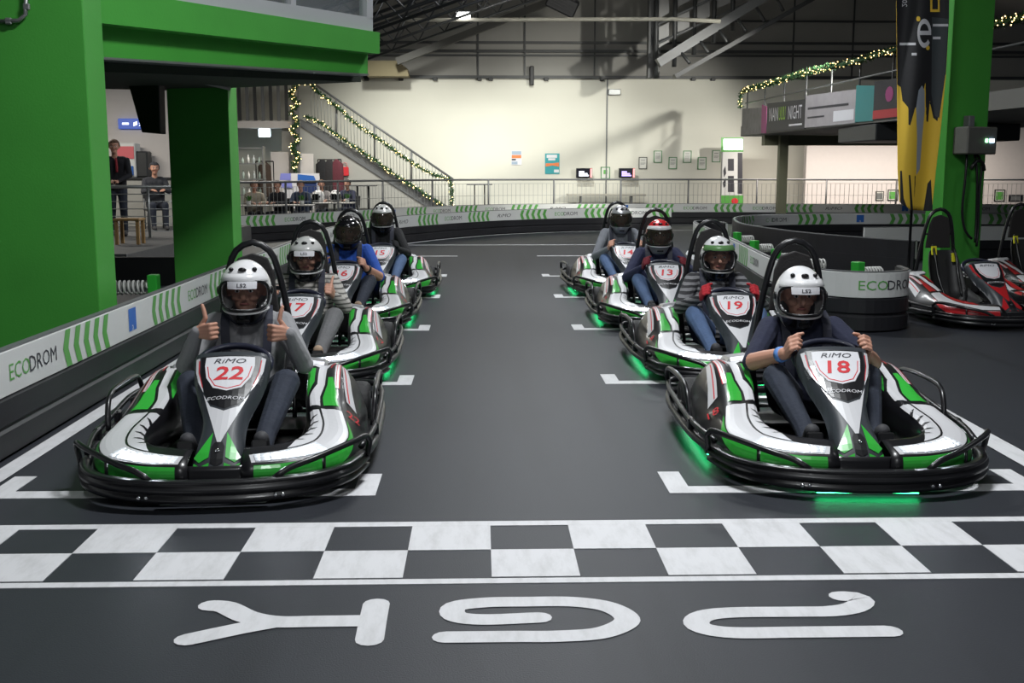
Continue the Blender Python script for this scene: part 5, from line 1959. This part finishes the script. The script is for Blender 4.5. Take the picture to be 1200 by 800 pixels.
for pts in ([(-.12, 0, a.z), (-.14, -.02, a.z - .25), (-.16, -.02, a.z - .7), (-.12, -.05, a.z - .95), (-.05, -.1, a.z - 1.05)],
            [(.02, 0, a.z), (.04, -.04, a.z - .3), (.06, -.05, a.z - .8), (.03, -.08, a.z - 1.1)],
            [(.05, 0, a.z), (.10, -.04, a.z - .12), (.08, -.05, a.z - .5), (.09, -.06, a.z - .9), (.06, -.08, a.z - 1.15)]):
    MB().tube(smooth_path(pts, .06), .016, 8).build('cable', M_BLACKTB, bx)
MB().tube(smooth_path([(-.1, -.06, a.z - .18), (-.02, -.07, a.z - .08), (.08, -.07, a.z - .10), (.13, -.06, a.z - .2)], .05), .024, 8).build('cable_hook', M_BLACKTB, bx)

# ================================================================== café on the left
def place_person(name, label, loc, rz, parts, mats, voxel, head, hair, hair_m, group=None, face=True, k=1.0, hood=None):
    B = Body()
    for q in parts:
        if q[0] == 'hand':
            B.hand(*q[1:])
        else:
            B.chain(q[0], q[1], q[2])
    f = B.head(Vector(head), 0, k)
    o = B.build('person', mats, voxel)
    o.location = loc
    o.rotation_euler = (0, 0, rz)
    tag(o, label, 'person', group)
    face_bits(o, f, k)
    hm = MB()
    # hair cap covering the crown and the back of the head
    for i in range(1):
        rings = []
        V, F = [], []
        us, vs_ = 18, 9
        for a in range(us + 1):
            for e in range(vs_ + 1):
                az = 2 * math.pi * a / us
                front = math.cos(az)
                lo = R(22 if front > .35 else (-38 if hair == 'long' else -12))
                el = R(90) + (lo - R(90)) * e / vs_
                p = f(.103 * math.sin(az) * math.cos(el), .008 - .112 * math.cos(az) * math.cos(el), .035 + .108 * math.sin(el))
                V.append(p)
        for a in range(us):
            for e in range(vs_):
                F.append((a * (vs_ + 1) + e, a * (vs_ + 1) + e + 1, (a + 1) * (vs_ + 1) + e + 1, (a + 1) * (vs_ + 1) + e))
        hm.add(V, F, 0, True)
    hm.build('hood' if hood else 'hair', hood or hair_m, o, solid=.008)
    return o


def seated(label, x, y, rz, top, hair_m=M_HAIRD, lean=0.0, arm_m=None, hair='short', group='guests sitting at the café tables', hood=None):
    T = [((0, .02, .50), (0, .02 - lean * .3, .75), (0, -lean * .6, .98))]
    parts = []
    for s in (-1, 0, 1):
        parts.append(([(s * .075, .04, .50), (s * .075, .03 - lean * .4, .72), (s * .095, -lean * .8 + .02, .93)], [.115, .115, .10], 1))
    sh = -lean * .9 + .02
    parts.append(([(-.13, sh, 1.0), (.13, sh, 1.0)], [.065, .065], 1))
    parts.append(([(0, sh, 1.0), (0, sh - .02, 1.13)], [.055, .052], 0))
    for s in (-1, 1):
        parts.append(([(s * .19, sh, .98), (s * .25, -.10 - lean, .76), (s * .12, -.32 - lean, .80)], [.062, .052, .036], 1))
        parts.append(('hand', (s * .12, -.32 - lean, .80), (-s * .4, -.9, 0), (0, 0, -1), (-s, 0, .2), 'relaxed', 0, 1.0))
        parts.append(([(s * .09, .0, .48), (s * .12, -.42, .50), (s * .12, -.45, .10)], [.095, .07, .05], 2))
        parts.append(([(s * .12, -.43, .05), (s * .12, -.60, .04)], [.045, .04], 3))
    return place_person('person', label, (x, y, 0), rz, parts, [M_SKIN, top, M_JEANSD, M_SHOED], .014, (0, sh - .03, 1.22), hair, hair_m, group, hood=hood)


def cafe_chair(x, y, rz, label):
    t = empty('cafe_chair', (x, y, 0), rz, label, 'chair', 'chairs at the café tables')
    MB().box((0, .02, .40), (.42, .42, .04), bev=.015).build('seat', M_DKSTEEL, t)
    MB().box((0, .26, .72), (.40, .04, .34), rot=Euler((R(-8), 0, 0)), bev=.012).build('backrest', M_DKSTEEL, t)
    for sx in (-.18, .18):
        for sy in (-.16, .22):
            MB().tube([(sx, sy, 0), (sx, sy, .40 if sy < 0 else .62)], .014, 6).build('leg', M_GREYST, t)


GUESTS = [
    (298, 28.9, 200, cloth('shirt_cream', (.38, .34, .27)), M_HAIRB, 'guest in cream shirt leaning over the café table next to the green pillar'),
    (328, 29.2, 160, cloth('jacket_dark', (.025, .027, .035)), M_HAIRD, 'guest in dark jacket sitting in front of the blue and white board'),
    (354, 29.6, 175, cloth('jersey_slate', (.05, .07, .12)), M_HAIRD, 'guest in slate blue jersey sitting behind the middle table'),
    (377, 31.2, 190, cloth('top_pale', (.32, .30, .30)), M_HAIRB, 'guest in pale grey top next to the white helmet on the table'),
    (409, 32.0, 165, cloth('vest_navy', (.03, .035, .07)), M_HAIRD, 'guest in navy vest sitting next to the bar table'),
]
for xp, Y, rz, top, hm_, lab in GUESTS:
    p = at(xp, 240, Y)
    seated(lab, p.x, Y, R(180 - 180) + R((rz - 180)), top, hm_, .10)
    r_ = R(rz - 180)
    cafe_chair(p.x - .10 * math.sin(r_), Y + .10 * math.cos(r_), r_, 'dark café chair holding the ' + lab.split(' sitting')[0].split(' leaning')[0].split(' next')[0])


def cafe_table(x, y, label, w_=1.1, d=.6, h=.735):
    t = empty('cafe_table', (x, y, 0), 0, label, 'table', 'café tables')
    MB().box((0, 0, h), (w_, d, .035), bev=.01).build('table_top', mat('table_white', (.55, .54, .52), .4), t)
    MB().tube([(0, 0, .03), (0, 0, h - .018)], .035, 8).build('pedestal', M_DKSTEEL, t)
    MB().box((0, 0, .015), (.5, .4, .03), bev=.01).build('foot', M_DKSTEEL, t)
    return t


def planter(x, y, z, label):
    t = empty('table_plant', (x, y, z), 0, label, 'plant', 'plants on the café tables')
    MB().lathe([(.0, 0), (.05, 0), (.06, .10), (.052, .10), (.045, .06), (.0, .06)], (0, 0, 0), 'Z', 12).build('pot', M_BANNER, t)
    mb = MB()
    for i in range(46):
        a, r_ = random.uniform(0, 6.28), random.uniform(.03, .12)
        b = Vector((math.cos(a) * r_, math.sin(a) * r_, .14 + random.uniform(0, .12)))
        q = Vector((-math.sin(a), math.cos(a), 0)) * .018
        mb.add([(0, 0, .06), tuple(b * .6 + q + Vector((0, 0, .05))), tuple(b), tuple(b * .6 - q + Vector((0, 0, .05)))], [(0, 1, 2, 3)])
    stuff(mb.build('leaves', mat('leaf_green', (.06, .20, .03), .7), t, fix=False))


def table_helmet(x, y, z, label, rz):
    t = empty('spare_helmet', (x, y, z), rz, label, 'helmet', 'helmets lying on the café tables')
    build_helmet(t, (0, 0, .165), 0, dict(shell=WHITE_SHELL, chin=BLACK_SHELL, lip=WHITE_SHELL, visor=VISOR_DARK))
    return t


TB = [(306, 28.15, 'white café table in front of the guest in the cream shirt'), (342, 28.5, 'white café table between the dark jacket and slate jersey guests'), (392, 30.5, 'white café table carrying a white helmet')]
TP = []
for xp, Y, lab in TB:
    p = at(xp, 240, Y)
    cafe_table(p.x, Y, lab)
    TP.append(p)
planter(TP[1].x + .25, 28.5, .7525, 'small leafy plant on the middle café table')
planter(TP[2].x + .35, 30.45, .7525, 'small leafy plant next to the white helmet')
planter(TP[0].x - .3, 28.1, .7525, 'small leafy plant on the table by the green pillar')
table_helmet(TP[2].x + .02, 30.55, .7525 - .02, 'white helmet standing on the café table beside a plant', R(20))
table_helmet(TP[2].x - .42, 30.45, .7525 - .02, 'white helmet lying on the near end of the café table', R(-60))

# blue and white display board
Yb = 33.0
t = empty('display_board', (at(355, 245, Yb).x, Yb, 0), 0, 'white display board with blue pictures and text behind the café guests', 'sign')
DO = t.location.copy()


def db(x, y):
    q = at(x, y, Yb) - DO
    return Vector((q.x, -.03, q.z))


cs = [at(327, 244, Yb), at(378, 244, Yb), at(374, 203, Yb), at(337, 203, Yb)]
MB().prism([c - DO for c in cs], (0, .04, 0)).build('board', M_WHITEPR, t)
stuff(panel_print('board_print', [M_BLUEPR, mat('print_lilac', (.22, .24, .62), .5), mat('print_navy', (.02, .04, .14), .5)], t,
                  [(1, [(328, 211), (341, 211), (341, 203), (329, 203)]), (1, [(330, 220), (343, 220), (342, 213), (330, 213)]), (0, [(349, 215), (372, 215), (368, 206), (349, 204)]), (2, [(352, 226), (372, 226), (371, 214), (350, 212)])], db))
for s in (-.4, .45):
    MB().tube([(s, .02, 0), (s, .02, 1.0)], .02, 6).build('leg', M_GREYST, t)
# coats on a rail
for xp, yp, m, nm, lab, w_ in ((386, 188, M_BALA, 'coat_rack', 'rail hung with black coats beside the sloping stair wall', 27), (310, 190, M_HAIRB, 'coat_rack', 'rail hung with one brown coat beside the white door', 20)):
    Y = 35.0
    t = empty('coat_rack', (at(xp, yp, Y).x, Y, 0), 0, lab, 'coat rack', 'coat rails under the stairs')
    z = at(xp, yp - 1, Y).z
    hw = w_ / 2 / 1300 * Y
    MB().tube([(-hw, 0, z), (hw, 0, z)], .02, 6).build('rail', M_BLACKTB, t)
    for s in (-1, 1):
        MB().tube([(s * hw, 0, 0), (s * hw, 0, z)], .018, 6).build('upright', M_BLACKTB, t)
    n = 3 if xp > 350 else 1
    for i in range(n):
        cx = (i - (n - 1) / 2) * .22
        rings = []
        for (zz, rx, ry) in ((.02, .03, .03), (-.05, .10, .06), (-.14, .19, .09), (-.5, .20, .11), (-.9, .21, .13), (-1.1, .22, .13)):
            rings.append([(cx + rx * math.cos(2 * math.pi * k / 14) * (1 + .08 * math.sin(k * 3 + i)), ry * math.sin(2 * math.pi * k / 14) * (1 + .15 * math.sin(k * 2.3)), z + zz) for k in range(14)])
        MB().loft(rings).build('coat', cloth('coat_%d' % i, [(.012, .012, .014), (.02, .018, .02), (.10, .02, .03)][i]) if n == 3 else cloth('coat_brown', (.06, .04, .03)), t)
# red pot / bag at the stairs
q = at(404, 200, 36.19)
t = empty('red_bag', q, 0, 'small red bag hanging on the sloping stair wall', 'bag')
MB().loft([[(x * s, y * .5, z) for x, y in ((-1, -.1), (1, -.1), (1, .1), (-1, .1))] for s, z in ((.09, -.16), (.13, -.14), (.12, .10), (.11, .12))], smooth=False).build('bag_body', M_REDPR, t, bevel=.01)
MB().tube(smooth_path([(-.08, 0, .1), (-.06, 0, .24), (.06, 0, .24), (.08, 0, .1)], .04), .012, 6).build('strap', mat('pink_strap', (.5, .2, .2), .6), t)
# sloping wall under the stairs
o = MB().prism([at(330, 245, 36.25) , at(515, 243, 36.25), at(352, 146, 36.25), at(330, 146, 36.25)], (0, .12, 0)).build('wall_under_stairs', M_WALLGR)
struct(o)
# white doors
for x0, x1, y0, lab in ((319, 338, 178, 1), (346, 367, 180, 2)):
    a, b = at(x0, 245, 35.9), at(x1, y0, 35.9)
    d = struct(MB().box(((a.x + b.x) / 2, 35.95, b.z / 2), (b.x - a.x, .08, b.z)).build('door_%d' % lab, M_WHITEPL, bevel=.01))
    MB().box((b.x - .1, 35.88, 1.0), (.03, .06, .16), bev=.008).build('door_handle', M_STEEL, d)
# shelf with bottles/glasses at the far left of the café
t = empty('bar_shelf', (at(293, 245, 33).x, 33, 0), 0, 'pale bar shelf with glassware behind the green pillar', 'shelf')
for z in (.9, 1.35, 1.8, 2.25):
    MB().box((0, 0, z), (.95, .3, .03)).build('shelf_board', M_STEEL, t)
for s in (-.45, .45):
    MB().box((s, 0, 1.15), (.03, .3, 2.3)).build('upright', M_STEEL, t)
TS = t.location.copy()
for z in (.915, 1.365, 1.815):
    for i in range(5):
        hh = random.uniform(.16, .28)
        b_ = MB().lathe([(0, 0), (.035, 0), (.038, hh * .6), (.014, hh * .78), (.014, hh), (0, hh)], (0, 0, 0), 'Z', 10).build('bottle', [mat('glass_clear', (.5, .55, .55), .1, alpha=.6), mat('glass_pale', (.45, .55, .50), .1, alpha=.7), mat('glass_milky', (.6, .6, .58), .2)][i % 3])
        b_.location = TS + Vector((-.32 + i * .16, 0, z))
        tag(b_, '%s glass bottle on the %s board of the bar shelf' % (['clear', 'pale green', 'milky'][i % 3], {.915: 'lowest', 1.365: 'middle', 1.815: 'upper'}[z]), 'bottle', 'bottles on the bar shelf')

# ------------------------------------------------------------------ raised lounge seen between the green pillars
pf = struct(MB().box((-8.3, 20.3, .21), (6.5, 8.6, .42)).build('floor_platform', mat('platform_grey', (.10, .10, .10), .7, var=.2)))
MB().box((-8.3, 15.97, .36), (6.5, .06, .14)).build('platform_edge', M_GREYST, pf)
struct(MB().box((-6.6, 15.75, .2), (7.2, .08, .40)).build('added_dark_panel', M_BLACKRUB))  # black sheet added to darken the gap below the lounge platform
rt_ = empty('lounge_railing', (-6.0, 20, .42), 0, 'steel railing with horizontal wires at the raised lounge', 'railing')
MB().tube([(-2.6, 0, .90), (1.2, 0, .90)], .03, 8).build('top_rail', M_STEEL, rt_)
for x in (-2.5, -1.2, .1, 1.15):
    MB().tube([(x, 0, 0), (x, 0, .90)], .025, 8).build('post', M_STEEL, rt_)
for z in (.12, .25, .38, .51, .64, .77):
    MB().tube([(-2.6, 0, z), (1.2, 0, z)], .008, 6).build('wire', M_STEEL, rt_)
# wooden stool
t = empty('wooden_stool', (-5.72, 18.3, .42), 0, 'plain wooden stool on the raised lounge floor', 'stool')
wood = mat('stool_wood', (.36, .22, .09), .6, var=.3, scale=10)
MB().box((0, 0, .40), (.42, .36, .04), bev=.008).build('seat', wood, t)
for sx in (-.17, .17):
    for sy in (-.14, .14):
        MB().box((sx, sy, .19), (.05, .05, .38)).build('leg', wood, t)
# standing man leaning on the rail
parts = []
for s in (-1, 0, 1):
    parts.append(([(s * .075, .05, .88), (s * .075, .0, 1.10), (s * .10, -.06, 1.32)], [.105, .11, .10], 1))
parts += [([(-.14, -.07, 1.38), (.14, -.07, 1.38)], [.062, .062], 1), ([(0, -.07, 1.38), (0, -.10, 1.50)], [.055, .052], 0)]
for s in (-1, 1):
    parts.append(([(s * .20, -.08, 1.36), (s * .25, -.20, 1.10), (s * .06, -.38, 1.00)], [.06, .05, .036], 1))
    parts.append(('hand', (s * .06, -.38, 1.00), (-s * .8, -.4, 0), (0, 0, -1), (0, -1, .2), 'relaxed', 0, 1.0))
    parts.append(([(s * .09, .05, .86), (s * .10, .03, .48), (s * .11, .06, .08)], [.095, .07, .05], 2))
    parts.append(([(s * .11, .05, .045), (s * .12, -.14, .04)], [.045, .04], 3))
p = at(140, 240, 20.45)
place_person('person', 'standing man in dark jacket with red collar leaning on the lounge railing', (p.x - .05, 20.5, .42), R(14), parts, [M_SKIN, cloth('jacket_black2', (.015, .015, .02)), M_JEANSD, M_SHOED], .012, (0, -.13, 1.60), 'short', M_HAIRB)
per = [o for o in COL.objects if o.get('label', '').startswith('standing man')][0]
MB().tube(smooth_path([(.02, -.165, 1.40), (.03, -.185, 1.30), (.03, -.175, 1.15)], .04), .022, 6).build('red_lapel', cloth('lapel_red', (.30, .03, .04)), per)
# seated woman with a hood
p = at(181, 210, 22.9)
w_ = seated('person in dark hooded top sitting in the raised lounge beside the green pillar', p.x, 22.9, R(25), cloth('hood_dark', (.03, .032, .04)), M_HAIRD, .05, group=None, hair='long', hood=MATS['hood_dark'])
w_.location.z = .42
cafe_chair(p.x - .04, 23.0, R(25), 'dark chair under the hooded person in the raised lounge')
[o for o in COL.objects if o.get('label', '').startswith('dark chair under')][0].location.z = .42
# wall, counter, blue lit sign, hanging screen
lw = struct(MB().box((-9.3, 24.75, 1.9), (6.3, .2, 3.8)).build('wall_lounge', M_WHITEPL))
t = empty('lounge_counter', (-7.7, 24.25, .42), 0, 'dark counter with drinks display at the back of the lounge', 'counter')
MB().box((0, 0, .5), (2.6, .6, 1.0), bev=.01).build('body', M_WALLGR, t)
MB().box((0, 0, 1.02), (2.7, .7, .04), bev=.01).build('worktop', M_DKSTEEL, t)
t = empty('drinks_dispenser', (at(151, 200, 24.25).x, 24.25, 1.46), 0, 'red and white drinks dispenser on the lounge counter', 'dispenser')
MB().box((0, 0, .36), (.42, .4, .72), bev=.02).build('body', M_BANNER, t)
MB().box((0, -.205, .52), (.38, .02, .26), bev=.004).build('red_panel', mat('panel_pink', (.6, .12, .14), .5), t)
for i in range(4):
    MB().box((-.13 + i * .088, -.22, .14), (.06, .05, .20), bev=.01).build('tap', M_BLUEPR, t)
o = MB().box((0, 0, 0), (.45, .35, .55), bev=.03).build('coffee_machine', M_DKSTEEL); o.location = (at(163, 200, 24.25).x, 24.3, 1.46 + .275)
tag(o, 'dark coffee machine on the lounge counter', 'machine')
t = empty('lit_sign', at(156, 145, 24.6), 0, 'blue lit sign with white marks on the lounge wall', 'sign')
MB().box((0, 0, 0), (.62, .08, .22), bev=.01).build('sign_box', mat('sign_blue', (.03, .05, .18), .4, emit=.25, ecol=(.1, .2, .8)), t)
stuff(panel_print('sign_marks', [mat('sign_white', (.8, .85, 1), .4, emit=1.5)], t, [(0, rect(-.22, -.02, -.08, .02)), (0, [(.02, -.05), (.1, -.02), (.1, .05), (.02, .02)]), (0, 'x2', .2, 0, .09, {})], lambda x, y: Vector((x, -.045, y))))
t = empty('hanging_screen', at(170, 97, 12.4), 0, 'black flat screen hanging tilted under the balcony deck', 'screen')
HO = t.location.copy()
qs = [at(150, 98, 12.4) - HO, at(186, 92, 12.4) - HO, at(188, 157, 12.5) - HO, at(166, 155, 12.5) - HO]
MB().prism(qs, (.03, .12, 0)).build('screen_body', M_BLACKTB, t, bevel=.008)
MB().tube([(0.05, .08, 0), (0.05, .08, .35)], .02, 6).build('mount', M_DKSTEEL, t)
